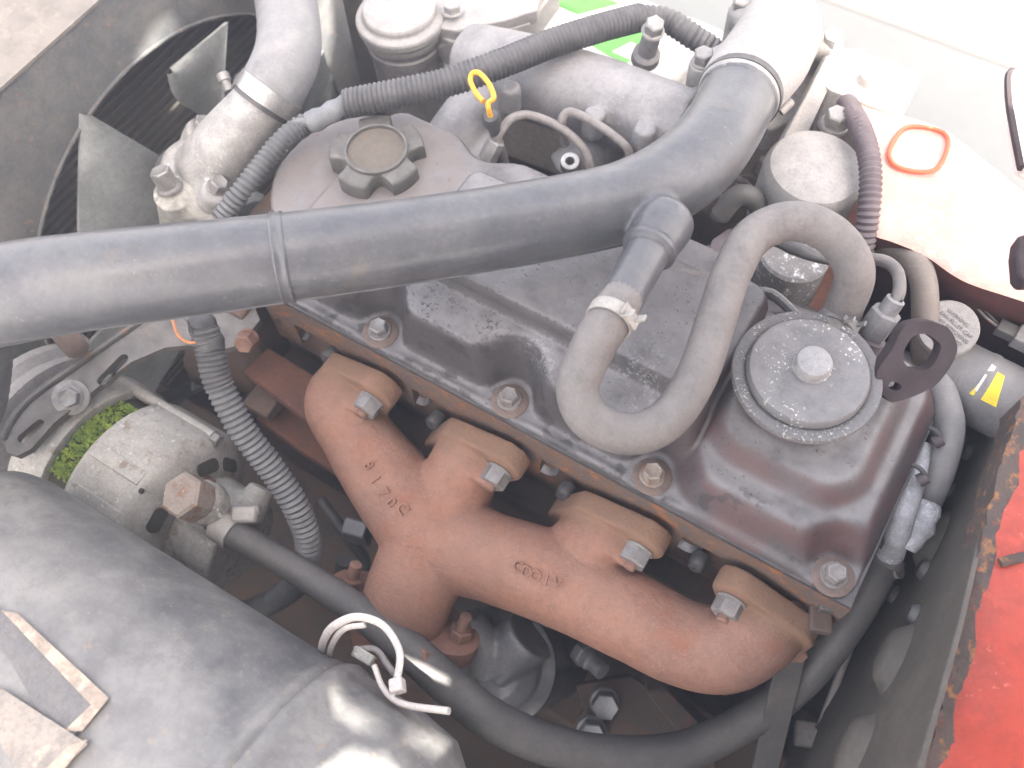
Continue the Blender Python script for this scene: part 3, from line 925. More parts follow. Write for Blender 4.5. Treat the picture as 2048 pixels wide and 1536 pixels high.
# breather hose
t = thing('breather_hose', U(1262, 868, z=9), 'grey rubber breather hose looping in a U down to the round valve', 'hose')
hp = spline([b1 - bd * 1.2, b1 + bd * 0.6, U(1183, 700, z=11.6), U(1155, 780, z=10.6), U(1185, 842, z=9.8), U(1262, 868, z=9.2), U(1335, 838, z=9.2), U(1393, 752, z=9.6), U(1432, 640, z=10.2), U(1464, 545, z=10.8),
             U(1510, 470, z=11.2), U(1590, 442, z=11.5), U(1668, 474, z=11), U(1709, 545, z=9.6), SPOUT + SDIR * 1.0 + V((0, 0, 0.35)), SPOUT - SDIR * 0.6], 10)
obj('tube', G().tube(hp, [1.27, 1.3, 1.27, 1.22, 1.2, 1.2, 1.2, 1.2, 1.18, 1.18, 1.2, 1.2, 1.2, 1.2, 1.2, 1.15], 24), 'hose', t)


def spring_clamp(parent, c, ax, r, w, tabdir, m='clampdull'):
    o = obj('clamp', band(c, ax, r, w, 0.09, 32), m, parent)
    tb = V(tabdir)
    tb = (tb - ax * tb.dot(ax)).normalized()
    side = ax.cross(tb)
    for s in (-1, 1):
        obj('clamp_tab', G().box(c + tb * (r + 0.35) + side * (0.45 * s) + ax * (0.22 * s), (w * 0.28, 0.07, 0.42), X=ax, Y=side), m, o, bevel=0.04)
    obj('clamp_tab', G().box(c + tb * (r + 0.14), (w * 0.5, 0.75, 0.06), X=ax, Y=side), m, o, bevel=0.04)


spring_clamp(t, b1 + bd * 0.75, bd, 1.29, 0.8, (0.6, -0.9, 0.5))
spring_clamp(t, SPOUT + SDIR * 0.2, SDIR, 1.22, 0.7, (0.7, -0.2, 0.9), 'zinc')

# ------------------------------------------------------------------ intake elbow on the far side
t = thing('intake_elbow', e_, 'pale grey cast intake elbow with bolted lugs at the end of the duct', 'intake elbow')
g = G()
ep = spline([e_ - eax * 0.6, e_ + eax * 1.2, U(1530, 118, z=9.2), U(1556, 70, z=7.0), U(1560, 50, z=2.5)], 8)
g.tube(ep, [2.75, 2.9, 3.1, 3.1, 3.0], 32)
lugs = [(1480, 25, 4.5), (1660, 95, 5.5), (1404, 130, 6.0)]
cc = U(1545, 90, z=5.0)
for u, v, z in lugs:
    p = U(u, v, z=z)
    g.tube([cc, p], [1.7, 0.9], 12)
    g.lathe([(0.01, -3.5), (1.0, -3.5), (1.0, 0.3), (0.01, 0.3)], p, (0, 0, 1), 20)
g.plate([[U(u, v, z=3) for u, v in ((1400, 190), (1470, 40), (1600, 40), (1690, 110), (1640, 220), (1540, 260))]], (0, 0, 1), 2.5)
cast('casting', g, 'palecast', t, 0.22, 6)
for u, v, z in lugs:
    p = U(u, v, z=z)
    put('bolt', 'lb', lambda: bolt_g(1.3, 0.85, 0.85, 0.15), 'zinc', t, p + V((0, 0, 0.3)), (0, 0, 1))
ca = e_ + eax * 0.2
ob = obj('ring_clamp', band(ca, eax, 2.72, 0.55, 0.14, 48), 'blackplastic', t)
p = U(1570, 213, z=8.0)
obj('clamp_screw', G().lathe([(0.01, -0.5), (0.38, -0.5), (0.38, 0.5), (0.28, 0.6), (0.01, 0.6)], p, (0.3, 0.8, 0.4), 16), 'zinc', ob)
# long rib plate
pl = [U(u, v, z=z) for u, v, z in ((1655, 110, 6.5), (1688, 112, 6.0), (1600, 300, 4.0), (1545, 405, 2.6), (1526, 398, 2.8), (1560, 290, 4.6))]
nrm = (pl[1] - pl[0]).cross(pl[3] - pl[0]).normalized()
if nrm.z < 0: nrm = -nrm
obj('rib_plate', G().plate([pl], nrm, 0.6), 'palecast', t, bevel=0.1)

# ------------------------------------------------------------------ intake manifold plenum, runner
t = thing('intake_manifold', U(1150, 210, z=2), 'smooth grey cast intake manifold beneath the long corrugated conduit', 'intake manifold')
g = G()
g.tube(spline([U(940, 120, z=1), U(1040, 150, z=2), U(1180, 195, z=3), U(1300, 235, z=3.4), U(1372, 262, z=3.4)], 6), [3.0, 3.3, 3.3, 3.1, 3.0], 28)
g.tube(spline([U(1040, 160, z=1), U(960, 215, z=0.5), U(900, 300, z=-0.5)], 6), [2.6, 2.4, 2.6], 20)
g.tube(spline([U(1250, 220, z=2), U(1200, 290, z=0), U(1130, 350, z=-2)], 6), [2.4, 2.0, 2.0], 20)
g.plate([[U(u, v, z=0.8) for u, v in ((845, 268), (930, 195), (1000, 205), (985, 300), (930, 360), (890, 310))]], (0, 0, 1), 1.6)
g.lathe([(0.01, -3), (0.8, -3), (0.8, 1.9), (0.65, 2.0), (0.01, 2.0)], U(1400, 215, z=3), (0, 0, 1), 20)
for u, v in ((1020, 175), (1190, 228), (1290, 258)):
    pa_ = U(u, v, z=5.6)
    g.lathe([(0.01, -2), (0.95, -2), (0.85, 0.2), (0.01, 0.2)], pa_, (0, 0.1, 1), 16)
cast('casting', g, 'greycast', t, 0.22, 8)
p = U(893, 335, z=1.5)
put('bolt', 'rb', lambda: bolt_g(1.35, 1.0, 0.95, 0.25), 'rustbolt', t, p, (0.05, 0, 1))
p = U(1140, 324, z=1.0)
obj('washer', G().lathe([(0.32, -0.6), (0.78, -0.6), (0.78, 0.1), (0.72, 0.18), (0.38, 0.18), (0.32, 0.1), (0.32, -0.6)], p, (0.1, -0.2, 1), 28), 'steel', t)
# post with bolt holding the conduit
p0, p1 = U(1290, 118, z=3.8), U(1306, 62, z=7.2)
g = G().lathe([(0.01, 0), (1.15, 0), (1.1, 0.7), (0.75, 1.0), (0.72, (p1 - p0).length - 0.3), (0.9, (p1 - p0).length), (0.01, (p1 - p0).length)], p0, p1 - p0, 24)
obj('conduit_post', g, 'greycast', t)
put('bolt', 'lb', lambda: bolt_g(1.3, 0.85, 0.85, 0.15), 'zinc', t, p1, p1 - p0)

# ------------------------------------------------------------------ fuel filter
t = thing('fuel_filter', U(805, 150, z=-4), 'grey fuel filter canister with a pale cast head at the top edge', 'fuel filter')
fb = U(812, 200, z=-8)
fc = U(806, 60, z=2)
obj('canister', G().lathe([(0.01, -14), (2.6, -14), (3.05, -13.5), (3.1, -1.6), (3.25, -1.5), (3.3, -0.9), (3.1, -0.8), (3.1, 0)], fc, (0, 0, 1), 40), 'greycast', t)
g = G()
g.lathe([(0.01, -0.2), (3.4, -0.2), (3.5, 0.1), (3.5, 0.7), (3.75, 0.8), (3.8, 1.5), (3.6, 1.7), (3.2, 1.75), (3.1, 2.3), (2.9, 2.45), (0.01, 2.5)], fc, (0, 0, 1), 48)
g.plate([[U(u, v, z=3.4) for u, v in ((790, -40), (800, 20), (850, 50), (915, 62), (960, 50), (1010, 40), (1075, 20), (1090, -50))]], (0, 0, 1), 1.3)
g.plate([[U(u, v, z=2.4) for u, v in ((800, -40), (810, 40), (905, 85), (985, 70), (1060, 45), (1120, -30))]], (0, 0, 1), 2.6)
g.tube([U(890, 70, z=1.5), U(912, 112, z=-0.5)], [1.5, 1.2], 20)
obj('head', g, 'palecast', t, bevel=0.15)
put('bolt', 'fb', lambda: bolt_g(1.3, 0.7, 0.85, 0.15), 'palecast', t, U(905, 22, z=3.9), (0, 0, 1))
st0, st1 = U(698, -40, z=2), U(742, 178, z=-12)
g = G().box((st0 + st1) / 2, ((st1 - st0).length / 2, 0.9, 0.25), X=st1 - st0, Y=(1, 0.6, 0))
obj('strap', g, 'bracket', t, bevel=0.06)

# ------------------------------------------------------------------ battery with green print
t = thing('battery', U(1200, 60, z=-2), 'white battery with green print on its top, behind the intake manifold', 'battery')
tz = -2.0
q = [U(u, v, z=tz) for u, v in ((985, 70), (1330, 185), (1452, 60), (1120, -70))]
g = G().plate([q], (0, 0, 1), 16)
obj('case', g, 'white', t, bevel=0.4)
for name, pp in (('print_band', ((1094, 0), (1156, 28), (1240, 6), (1160, -25))), ('print_band', ((1180, 88), (1262, 48), (1320, 72), (1300, 100), (1262, 82), (1212, 108))),
                 ('print_mark', ((1040, 5), (1052, 15), (1064, 3), (1070, 8), (1056, 22), (1058, 36), (1050, 36), (1046, 22), (1026, 0))),
                 ('print_line', ((1212, 108), (1222, 102), (1262, 120), (1252, 126))), ('print_line', ((1060, -14), (1068, -18), (1156, 22), (1150, 26)))):
    g = G().plate([[U(u, v, z=tz + 0.06) for u, v in pp]], (0, 0, 1), 0.05)
    obj(name, g, 'green', t)

# ------------------------------------------------------------------ conduits
t = thing('corrugated_conduit', U(950, 155, z=8), 'long dark corrugated conduit crossing above the grey intake manifold', 'cable conduit')
cp = spline([U(692, 207, z=7), U(800, 186, z=7.6), (U(900, 163, z=7.8)), U(1000, 128, z=7.8), U(1100, 88, z=7.4), U(1200, 56, z=7), U(1285, 34, z=6.5)], 10)
obj('tube', G().corr(cp, 1.1, 0.36, 0.15, 20), 'conduit', t)
cp = spline([U(1275, 36, z=6.5), U(1330, 40, z=6), U(1385, 72, z=5.5), U(1440, 110, z=4.5)], 10)
obj('end_section', G().corr(cp, 1.0, 0.45, 0.12, 18, 0.03), 'conduit', t)
t = thing('corrugated_conduit', U(560, 290, z=5), 'thin grey corrugated conduit curving past the thermostat housing', 'cable conduit')
cp = spline([U(440, 440, z=3.5), U(490, 372, z=5), U(555, 290, z=6), U(600, 252, z=6.4), U(632, 240, z=6.6)], 10)
obj('tube', G().corr(cp, 0.8, 0.42, 0.16, 18), 'conduitgrey', t)
tp = spline([U(618, 246, z=6.6), U(650, 232, z=6.9), U(680, 214, z=7), U(705, 204, z=7)], 8)
obj('tape_wrap', G().tube(tp, [0.75, 0.85, 0.7, 0.82, 0.66, 0.8, 0.7], 16), 'tape', t)
tp = spline([U(575, 255, z=6.2), U(605, 246, z=6.9), U(640, 252, z=6.6)], 6)
obj('tape_tail', G().tube(tp, [0.35, 0.5, 0.3], 10, flat=0.5), 'tape', t)
t = thing('corrugated_conduit', U(500, 870, z=-2), 'grey corrugated conduit hanging down between alternator and exhaust manifold', 'cable conduit')
cp = spline([U(408, 655, z=5), U(420, 700, z=4), U(436, 765, z=2.5), U(485, 860, z=0), U(545, 940, z=-2.5), U(595, 1020, z=-5), U(618, 1095, z=-8), U(600, 1160, z=-12), U(540, 1205, z=-16), U(480, 1230, z=-20)], 10)
obj('tube', G().corr(cp[20:], 1.02, 0.44, 0.17, 20, 0.015), 'conduitgrey', t)
obj('upper_section', G().corr(cp[:22], 1.04, 0.36, 0.15, 20), 'conduit', t, label='glossy black upper section')
tp = spline([U(396, 635, z=5), U(412, 665, z=4.6), U(424, 705, z=4)], 8)
obj('tape_wrap', G().tube(tp, [0.8, 1.0, 0.85, 1.05, 0.9], 16), 'blackplastic', t)
tp = [U(400 + random.uniform(-14, 14), 640, z=5.5) for _ in range(3)]
w = spline([U(345, 640, z=5), U(355, 668, z=5), U(375, 684, z=5), U(398, 684, z=5)], 6)
obj('loose_wire', G().tube(w, 0.1, 8), 'orange', t)
w = spline([U(366, 632, z=5.5), U(380, 655, z=5.5), U(386, 668, z=5.5)], 6)
obj('loose_wire', G().tube(w, 0.05, 6), 'blackplastic', t)
t = thing('corrugated_conduit', U(1735, 400, z=4), 'dark corrugated conduit standing upright between canister and red wing', 'cable conduit')
cp = spline([U(1692, 205, z=6), U(1722, 260, z=7), U(1740, 330, z=7), U(1738, 420, z=6), U(1724, 510, z=3.5), U(1708, 600, z=0), U(1700, 660, z=-3)], 10)
obj('tube', G().corr(cp, 0.78, 0.42, 0.14, 18), 'purplepaint', t)
cp = spline([U(1590, -30, z=0), U(1598, 40, z=0), U(1612, 90, z=-1)], 8)
t = thing('corrugated_conduit', U(1598, 30, z=0), 'short sunlit corrugated conduit behind the intake elbow at the top edge', 'cable conduit')
obj('tube', G().corr(cp, 0.9, 0.42, 0.14, 18), 'conduitgrey', t)

# ------------------------------------------------------------------ dipstick
t = thing('dipstick', U(980, 250, z=6), 'yellow looped dipstick handle in a black stopper', 'dipstick')
dz = 9.6
lp = spline([U(966, 203, z=dz), U(952, 186, z=dz), U(941, 162, z=dz), U(945, 147, z=dz), U(958, 146, z=dz + .2), U(974, 162, z=dz + .3), U(985, 183, z=dz + .3), U(987, 197, z=dz + .2), U(977, 206, z=dz), U(977, 218, z=dz - 0.3), U(981, 232, z=dz - 1)], 8)
obj('handle', G().tube(lp, 0.19, 12), 'yellow', t)
s0 = U(982, 234, z=7.6)
s1 = U(990, 262, z=5.6)
ax = (s0 - s1).normalized()
obj('stopper', G().lathe([(0.4, -2.6), (0.5, -1.0), (0.6, -0.9), (0.62, 0.0), (0.5, 0.2), (0.2, 0.25)], s0, ax, 24), 'blackplastic', t)
obj('guide_tube', G().tube([s0 - ax * 2.2, s0 - ax * 12], 0.42, 14), 'zincdark', t)

# fuel lines
t = thing('fuel_line', U(980, 300, z=4), 'grey steel fuel line arching from a hex fitting beside the dipstick', 'fuel line')
f0, f1 = U(962, 345, z=2.6), U(1002, 262, z=5.6)
ax = (f1 - f0).normalized()
obj('pipe', G().tube(spline([f0 + ax * 2.8, f1, U(1025, 236, z=6), U(1062, 231, z=5.6), U(1120, 255, z=5), U(1165, 295, z=4.2), U(1180, 335, z=3), U(1186, 380, z=1)], 8), 0.33, 14), 'zincdark', t)
obj('hex_nut', G().hexa(f0 + ax * 1.2, ax, 1.25, 1.7, 0.12), 'zinc', t)
obj('collar', G().lathe([(0.9, -1.5), (0.95, -0.2), (0.85, 0), (0.75, 0.1), (0.85, 0.25), (0.88, 0.9), (0.75, 1.1), (0.6, 1.2), (0.1, 1.2)], f0, ax, 28), 'zinc', t)
t = thing('fuel_line', U(1190, 260, z=5), 'second grey steel fuel line hooked over in front of the intake manifold', 'fuel line')
obj('pipe', G().tube(spline([U(1130, 290, z=3), U(1123, 245, z=5.2), U(1140, 224, z=5.8), U(1190, 246, z=5.6), U(1240, 282, z=5), U(1258, 305, z=4.2), U(1262, 345, z=2)], 8), 0.33, 14), 'zincdark', t)

# ------------------------------------------------------------------ thermostat housing
t = thing('thermostat_housing', U(450, 300, z=1), 'bright cast aluminium thermostat housing under the radiator hose', 'thermostat housing')
hz = 4.0
h0 = U(535, 195, z=5.5)
h1 = U(500, 232, z=4.2)
h2 = U(445, 300, z=1.5)
h3 = U(415, 350, z=-1.5)
g = G()
g.tube(spline([h0, h1, h2, h3], 8), [2.15, 2.2, 2.6, 2.9], 28)
fl = [U(u, v, z=-0.5) for u, v in ((385, 262), (400, 240), (440, 240), (560, 280), (560, 300), (470, 420), (420, 430), (395, 395))]
fax = (h2 - h3).normalized()
g.lathe([(0.01, -1.2), (3.6, -1.2), (3.7, -0.2), (3.2, 0.4), (0.01, 0.4)], h3, fax, 32)
for u, v, z in ((430, 385, 0.6), (399, 262, 0.5), (552, 285, 1.5)):
    p = U(u, v, z=z)
    g.tube([p + fax * 0.2, p - fax * 1.6], 1.15, 16)
    g.tube([p - fax * 0.8, h3 - fax * 0.5], [1.05, 1.6], 12)
cast('elbow', g, 'alu', t, 0.2, 5)
for u, v, z in ((430, 378, 0.6), (399, 258, 0.5), (552, 281, 1.5)):
    p = U(u, v, z=z) + fax * 0.2
    put('bolt', 'tb', lambda: bolt_g(1.25, 0.85, 0.8, 0.15), 'zinc', t, p, fax)
g = G()
b_ = U(365, 400, z=-2.5)
g.tube([b_ - V((0, 0, 3)), U(345, 385, z=0.2)], [2.0, 1.6], 20)
g.tube([U(345, 395, z=-1), U(470, 430, z=-2.2)], [1.6, 1.3], 16)
g.tube([U(345, 400, z=-1.2), U(345, 470, z=-6)], [1.3, 0.9], 12)
g.tube([U(400, 400, z=-2), U(430, 470, z=-7)], [1.6, 1.6], 12)
cast('base', g, 'alurough', t, 0.2, 2)
pb = U(340, 376, z=0.4)
put('bolt', 'tb2', lambda: bolt_g(1.45, 1.5, 1.05, 0.3), 'zinc', t, pb, (-0.25, 0.1, 1), label='bolt with a rusty top')
gp = [h3 + (frame(fax)[0] * math.cos(a) + frame(fax)[1] * math.sin(a)) * 3.9 - fax * 1.25 for a in [2 * PI * k / 32 for k in range(32)]]
obj('gasket', G().plate([gp], fax, 0.25), 'blackplastic', t)

# radiator hose
t = thing('radiator_hose', U(570, 80, z=6), 'fat grey upper radiator hose running up past the fan', 'radiator hose')
rp = spline([U(528, 205, z=5.2), U(552, 165, z=6.0), U(575, 110, z=6.4), U(578, 50, z=5.8), U(566, -20, z=4.5), U(545, -110, z=3)], 8)
obj('tube', G().tube(rp, [2.35, 2.45, 2.5, 2.5, 2.5, 2.5], 32), 'radhose', t)
cax = (rp[4] - rp[0]).normalized()
cl = obj('clamp', band(rp[3], cax, 2.42, 1.3, 0.12, 40), 'steel', t)
obj('under_sleeve', band(rp[0] + cax * 0.2, cax, 2.25, 1.2, 0.12, 40), 'blackplastic', t)
p = U(452, 165, z=5.0)
obj('clamp_screw', G().lathe([(0.01, -0.7), (0.35, -0.7), (0.35, 0.1), (0.5, 0.12), (0.5, 0.7), (0.4, 0.78), (0.01, 0.78)], p, V((-0.7, 0.5, 0.45)), 12), 'zinc', cl)
obj('clamp_tail', G().box(U(474, 158, z=5.2), (0.5, 0.55, 0.05), X=(0.7, 0.2, 0.6), Y=cax), 'steel', cl)

# ------------------------------------------------------------------ radiator, shroud, fan
FX = -30.0
t = thing('fan_shroud', (FX, 8.4, -36), 'grey steel fan shroud with a large round opening and rust specks', 'fan shroud')
CY, CZ, CR = 8.4, -16.04, 20.58
top = 10.5
ang = [2 * PI * k / 96 for k in range(96)]
hole = [(FX, CY + CR * math.cos(a), CZ + CR * math.sin(a)) for a in ang]
outer = [(FX, -32, -52), (FX, 62, -52), (FX, 62, top), (FX, -32, top)]
g = G().plate([outer, hole], (1, 0, 0), 0.25)
obj('panel', g, 'shroud', t)
g = G().lathe([(CR, -1.8), (CR, 0.3), (CR + 0.15, 0.3), (CR + 0.15, -1.8), (CR, -1.8)], (FX, CY, CZ), (1, 0, 0), 96)
obj('rim', g, 'shroud', t)
g = G().plate([[(FX + 0.15, -32, top + 0.25), (FX + 0.15, 62, top + 0.25), (FX - 16, 62, top + 1.5), (FX - 16, -32, top + 1.5)]], (0.08, 0, 1), 0.25)
obj('top_flange', g, 'shroudtop', t)

t = thing('radiator', (FX - 9, 8, -50), 'dark radiator core behind the fan opening', 'radiator')
obj('core', G().box((FX - 9, 12, -20), (1.2, 40, 30)), 'core', t)
key = None
for k in range(46):
    z = 4 - k * 0.95
    put('tube', 'rt', lambda: G().box((0, 0, 0), (0.16, 36, 0.075)), 'tubefin', t, (FX - 7.6, 8, z), (0, 0, 1), spin=0)

t = thing('cooling_fan', (FX + 3, CY, CZ), 'pale grey plastic cooling fan in front of the radiator', 'fan')
obj('hub', G().lathe([(0.01, -3), (4.6, -3), (4.8, -2), (4.8, 1.5), (4.2, 2.2), (0.01, 2.4)], (FX + 2, CY, CZ), (1, 0, 0), 40), 'fan', t)


def blade(pix, xs, m='fan'):
    pts = [U(u, v, x=FX + 1.5 + dx) for (u, v), dx in zip(pix, xs)]
    # ruled surface between two edges: first half runs out along one edge, second half comes back
    n = len(pts) // 2
    def even(q):
        L = [0.0]
        for a, b in zip(q, q[1:]): L.append(L[-1] + (b - a).length)
        out = []
        for i in range(25):
            x = L[-1] * i / 24
            j = max(k for k in range(len(q) - 1) if L[k] <= x + 1e-9)
            out.append(q[j].lerp(q[j + 1], (x - L[j]) / (L[j + 1] - L[j])))
        return out
    e1 = even(spline(pts[:n], 8))
    e2 = even(list(reversed(pts[n:])))
    g = G()
    m_ = 8
    vs, fs = [], []
    for s in (0, 1):
        for a, b in zip(e1, e2):
            for k in range(m_ + 1):
                q = a.lerp(b, k / m_)
                q = q + V((0.5 * math.sin(PI * k / m_) - 0.28 * s, 0, 0))
                vs.append(q)
    r_ = len(e1)
    w = m_ + 1
    for s in (0, 1):
        for i in range(r_ - 1):
            for k in range(m_):
                o = s * r_ * w
                fs.append((o + i * w + k, o + i * w + k + 1, o + (i + 1) * w + k + 1, o + (i + 1) * w + k))
    o = r_ * w
    for i in range(r_ - 1):
        fs.append((i * w, (i + 1) * w, o + (i + 1) * w, o + i * w))
        fs.append((i * w + m_, o + i * w + m_, o + (i + 1) * w + m_, (i + 1) * w + m_))
    for k in range(m_):
        fs.append((k, o + k, o + k + 1, k + 1))
        q = (r_ - 1) * w
        fs.append((q + k, q + k + 1, o + q + k + 1, o + q + k))
    g.add(vs, fs)
    return obj('blade', g, m, t, sharp=60)


blade([(158, 480), (160, 350), (163, 228), (186, 232), (360, 335), (470, 470)], [-1.2, -1.2, -1.2, 1.2, 1.4, 1.6])
blade([(470, 300), (410, 238), (356, 200), (338, 150), (344, 138), (456, 45), (450, 150), (446, 250)], [-1, -1, -1, -1, -0.6, 0.6, 1.0, 1.2])
blade([(640, 270), (628, 200), (640, 150), (655, 138), (662, 165), (664, 215), (664, 270), (660, 290)], [-1, -1, -1, -0.5, 0.5, 0.8, 1, 1.2])
for a in (0.2, -0.9, -2.0, -3.0):
    r1, r2 = 4.5, 19.5
    c, s = math.cos(a), math.sin(a)
    g = G()
    pts = []
    for rr, wd in ((r1, 2.0), (12, 4.2), (r2, 5.5)):
        for sg in (-1, 1):
            pts.append(V((FX + 1.5 + sg * 1.2, CY + rr * c - sg * wd * s * 0.9, CZ + rr * s + sg * wd * c * 0.9)))
    vs = pts + [p - V((0.3, 0, 0)) for p in pts]
    g.add(vs, [(0, 1, 3, 2), (2, 3, 5, 4), (6, 8, 9, 7), (8, 10, 11, 9), (0, 2, 8, 6), (2, 4, 10, 8), (1, 7, 9, 3), (3, 9, 11, 5), (4, 5, 11, 10), (0, 6, 7, 1)])
    obj('blade', g, 'fan', t, sharp=60)

# ------------------------------------------------------------------ alternator
AY, AZ_, AR = -17.0, -11.6, 7.0
t = thing('alternator', (-14, AY, AZ_ - 7), 'pale weathered alternator with green moss in its slot', 'alternator')
ao = V((-21.6, AY, AZ_))
X1 = (1, 0, 0)
obj('front_housing', G().lathe([(0.1, -1.0), (5.8, -0.6), (6.8, 0.2), (7.0, 0.9), (7.0, 3.4), (6.9, 3.55), (6.0, 3.6)], ao, X1, 56), 'altern', t)
obj('stator', G().lathe([(6.2, 3.4), (6.2, 6.4)], ao, X1, 56), 'copper', t)
obj('rear_housing', G().lathe([(6.0, 5.9), (6.9, 5.9), (7.05, 6.05), (7.1, 11.2), (7.0, 11.5), (6.6, 11.9), (5.0, 13.1), (0.1, 13.2)], ao, X1, 56), 'altern', t)
# moss tufts
g = G()
for k in range(1500):
    a = random.uniform(-0.75, 0.5)
    xx = random.uniform(3.8, 5.8)
    n_ = V((0, -math.sin(a), math.cos(a)))
    if random.random() < 0.35 + 0.3 * math.sin(a * 9): continue
    p = ao + V((xx, 0, 0)) + n_ * random.uniform(6.2, 6.6)
    s = random.uniform(0.08, 0.24)
    e1, e2 = frame(n_ + V((random.uniform(-.5, .5), random.uniform(-.5, .5), random.uniform(-.5, .5))))
    g.add([p + e1 * s, p + e2 * s * 0.8, p - e1 * s, p - e2 * s * 0.8, p + n_ * s * 0.7], [(0, 1, 4), (1, 2, 4), (2, 3, 4), (3, 0, 4)])
tag(obj('moss', g, 'moss', t), kind='stuff')
# ribs along the rear housing, through bolts, rear face
for (u0, v0, u1, v1) in ((195, 882, 318, 966), (140, 958, 278, 1042)):
    q0 = on_cyl(u0, v0, ao, V(X1), 7.08)
    q1 = on_cyl(u1, v1, ao, V(X1), 7.08)
    n_ = (q0 - ao)
    n_.x = 0
    n_.normalize()
    o_n = n_.cross(V(X1))
    obj('ridge', G().box(ao + V((8.7, 0, 0)) + n_ * 7.05 - o_n * 0.55, (2.5, 0.6, 0.09), X=X1, Y=o_n), 'altern', t, bevel=0.06)
q0 = on_cyl(283, 982, ao, V(X1), 7.1)
n_ = (q0 - ao)
n_.x = 0
n_.normalize()
obj('drain_hole', G().lathe([(0.01, 0.06), (0.2, 0.06), (0.2, -0.1)], q0 + n_ * 0.03, n_, 16), 'copper', t)
for a in (-1.0, 1.0):
    n_ = V((0, -math.sin(a), math.cos(a)))
    p = ao + n_ * 6.85
    obj('through_bolt', G().tube([p + V((1, 0, 0)), p + V((11.6, 0, 0))], 0.5, 12), 'altern', t)
    put('bolt', 'ab', lambda: bolt_g(1.0, 0.6, 0.62, 0.12), 'zinc', t, p + V((11.6, 0, 0)), X1)
for k, (a, rr, w) in enumerate(((-0.75, 5.3, 1.3), (-0.2, 5.2, 1.3), (-1.3, 5.2, 1.2), (0.35, 5.2, 1.2))):
    n_ = V((0, -math.sin(a), math.cos(a)))
    e2_ = n_.cross(V(X1))
    ol = hull2([(-w * 0.5, 0, 0.42), (w * 0.5, 0, 0.42)], 20)
    obj('vent_slot', G().plate([[ao + V((13.08 - y * 0.75, 0, 0)) + n_ * (rr + y) + e2_ * x for x, y in ol]], V((1, 0, 0)) + n_ * 0.75, 0.2), 'copper', t)
put('bolt', 'ab', lambda: bolt_g(1.0, 0.6, 0.62, 0.12), 'rustbolt', t, ao + V((13.1, 2.6, 2.9)), X1)
# mounting pad
p = U(330, 810, z=-8.4)
# vacuum pump on the rear
vp = ao + V((13.0, 0.3, -0.8))
g = G()
g.tube([vp, vp + V((4.2, 0, 0))], [4.2, 3.9], 28)
g.tube([vp + V((1.5, 0, 1.0)), U(420, 1025, z=-8.0)], [2.2, 1.5], 18)
g.tube([vp + V((3.5, 2, 1.5)), vp + V((3.5, 4.5, 2.2))], [1.6, 1.0], 14)
cast('pump', g, 'altern', t, 0.22, 4)
bq0, bq1 = U(425, 1012, z=-6.6), U(352, 985, z=-2.6)
bax = (bq1 - bq0).normalized()
obj('banjo_eye', G().lathe([(0.1, 0), (1.55, 0), (1.65, 0.3), (1.65, 1.4), (1.5, 1.7), (0.1, 1.7)], bq0, bax, 28), 'alurough', t)
obj('banjo_bolt', G().hexa(bq0 + bax * 1.9, bax, 3.0, 1.9, 0.2), 'wornbolt', t)
obj('banjo_washer', G().lathe([(0.1, 1.68), (1.5, 1.68), (1.5, 1.92), (0.1, 1.92)], bq0, bax, 28), 'zincdark', t)
BE = bq0 + bax * 0.8

# pulley and front body, seen behind the arm
t = thing('alternator_pulley', (-25.5, AY, AZ_ - 7), 'wide pale pulley disc behind the slotted adjusting arm', 'pulley')
obj('disc', G().lathe([(0.1, -2.0), (6.8, -2.0), (7.3, -1.5), (7.3, -0.8), (6.6, -0.3), (6.6, 0.2), (7.3, 0.6), (7.3, 1.2), (6.4, 1.5), (0.1, 1.5)], (-25.0, AY - 0.2, AZ_), X1, 56), 'greycast', t)
p = U(100, 765, z=-7)
t = thing('adjusting_arm', U(140, 800, z=-3.6), 'dark slotted steel adjusting arm with a large washered bolt across the alternator', 'bracket')
az = -3.6


def slot(u0, v0, u1, v1, w, z, n=12):
    a, b = U(u0, v0, z=z), U(u1, v1, z=z)
    d = (b - a).normalized()
    e = V((-d.y, d.x, 0))
    return [a + (e * math.sin(k) * w - d * math.cos(k) * w) for k in [-PI / 2 + PI * i / n for i in range(n + 1)]] + [b + (-e * math.sin(k) * w + d * math.cos(k) * w) for k in [-PI / 2 + PI * i / n for i in range(n + 1)]]


arm = [U(u, v, z=az) for u, v in ((14, 905), (6, 880), (20, 850), (60, 800), (150, 735), (240, 672), (300, 630), (420, 600), (500, 590), (520, 640), (480, 690), (440, 700), (380, 690), (330, 695), (262, 724), (186, 782), (108, 846), (62, 898), (34, 912))]
g = G().plate([arm, slot(45, 876, 78, 848, 0.38, az), slot(205, 760, 246, 718, 0.42, az)], (0, 0, 1), 0.6)
obj('arm', g, 'armsteel', t, bevel=0.08)
ed = [U(u, v, z=az) for u, v in ((6, 880), (20, 850), (60, 800), (150, 735), (240, 672), (300, 630))]
obj('folded_edge', G().tube(spline([p + V((0, 0, 0.15)) for p in ed], 6), 0.3, 8), 'bracket', t)
p = U(143, 795, z=az + 0.05)
bx = V((0.45, -0.25, 0.85)).normalized()
obj('washer', G().lathe([(0.3, 0), (1.35, 0), (1.35, 0.22), (1.2, 0.3), (0.3, 0.3)], p, bx, 32), 'zinc', t)
put('bolt', 'armb', lambda: bolt_g(1.35, 0.9, 0.95, 0.15, 0.15), 'zinc', t, p + bx * 0.3, bx)
p = U(498, 676, z=-3.2)
put('bolt', 'armb2', lambda: bolt_g(1.35, 0.95, 0.85, 0.3, 0.12), 'rustbolt', t, p, V((0.35, -0.75, 0.55)))
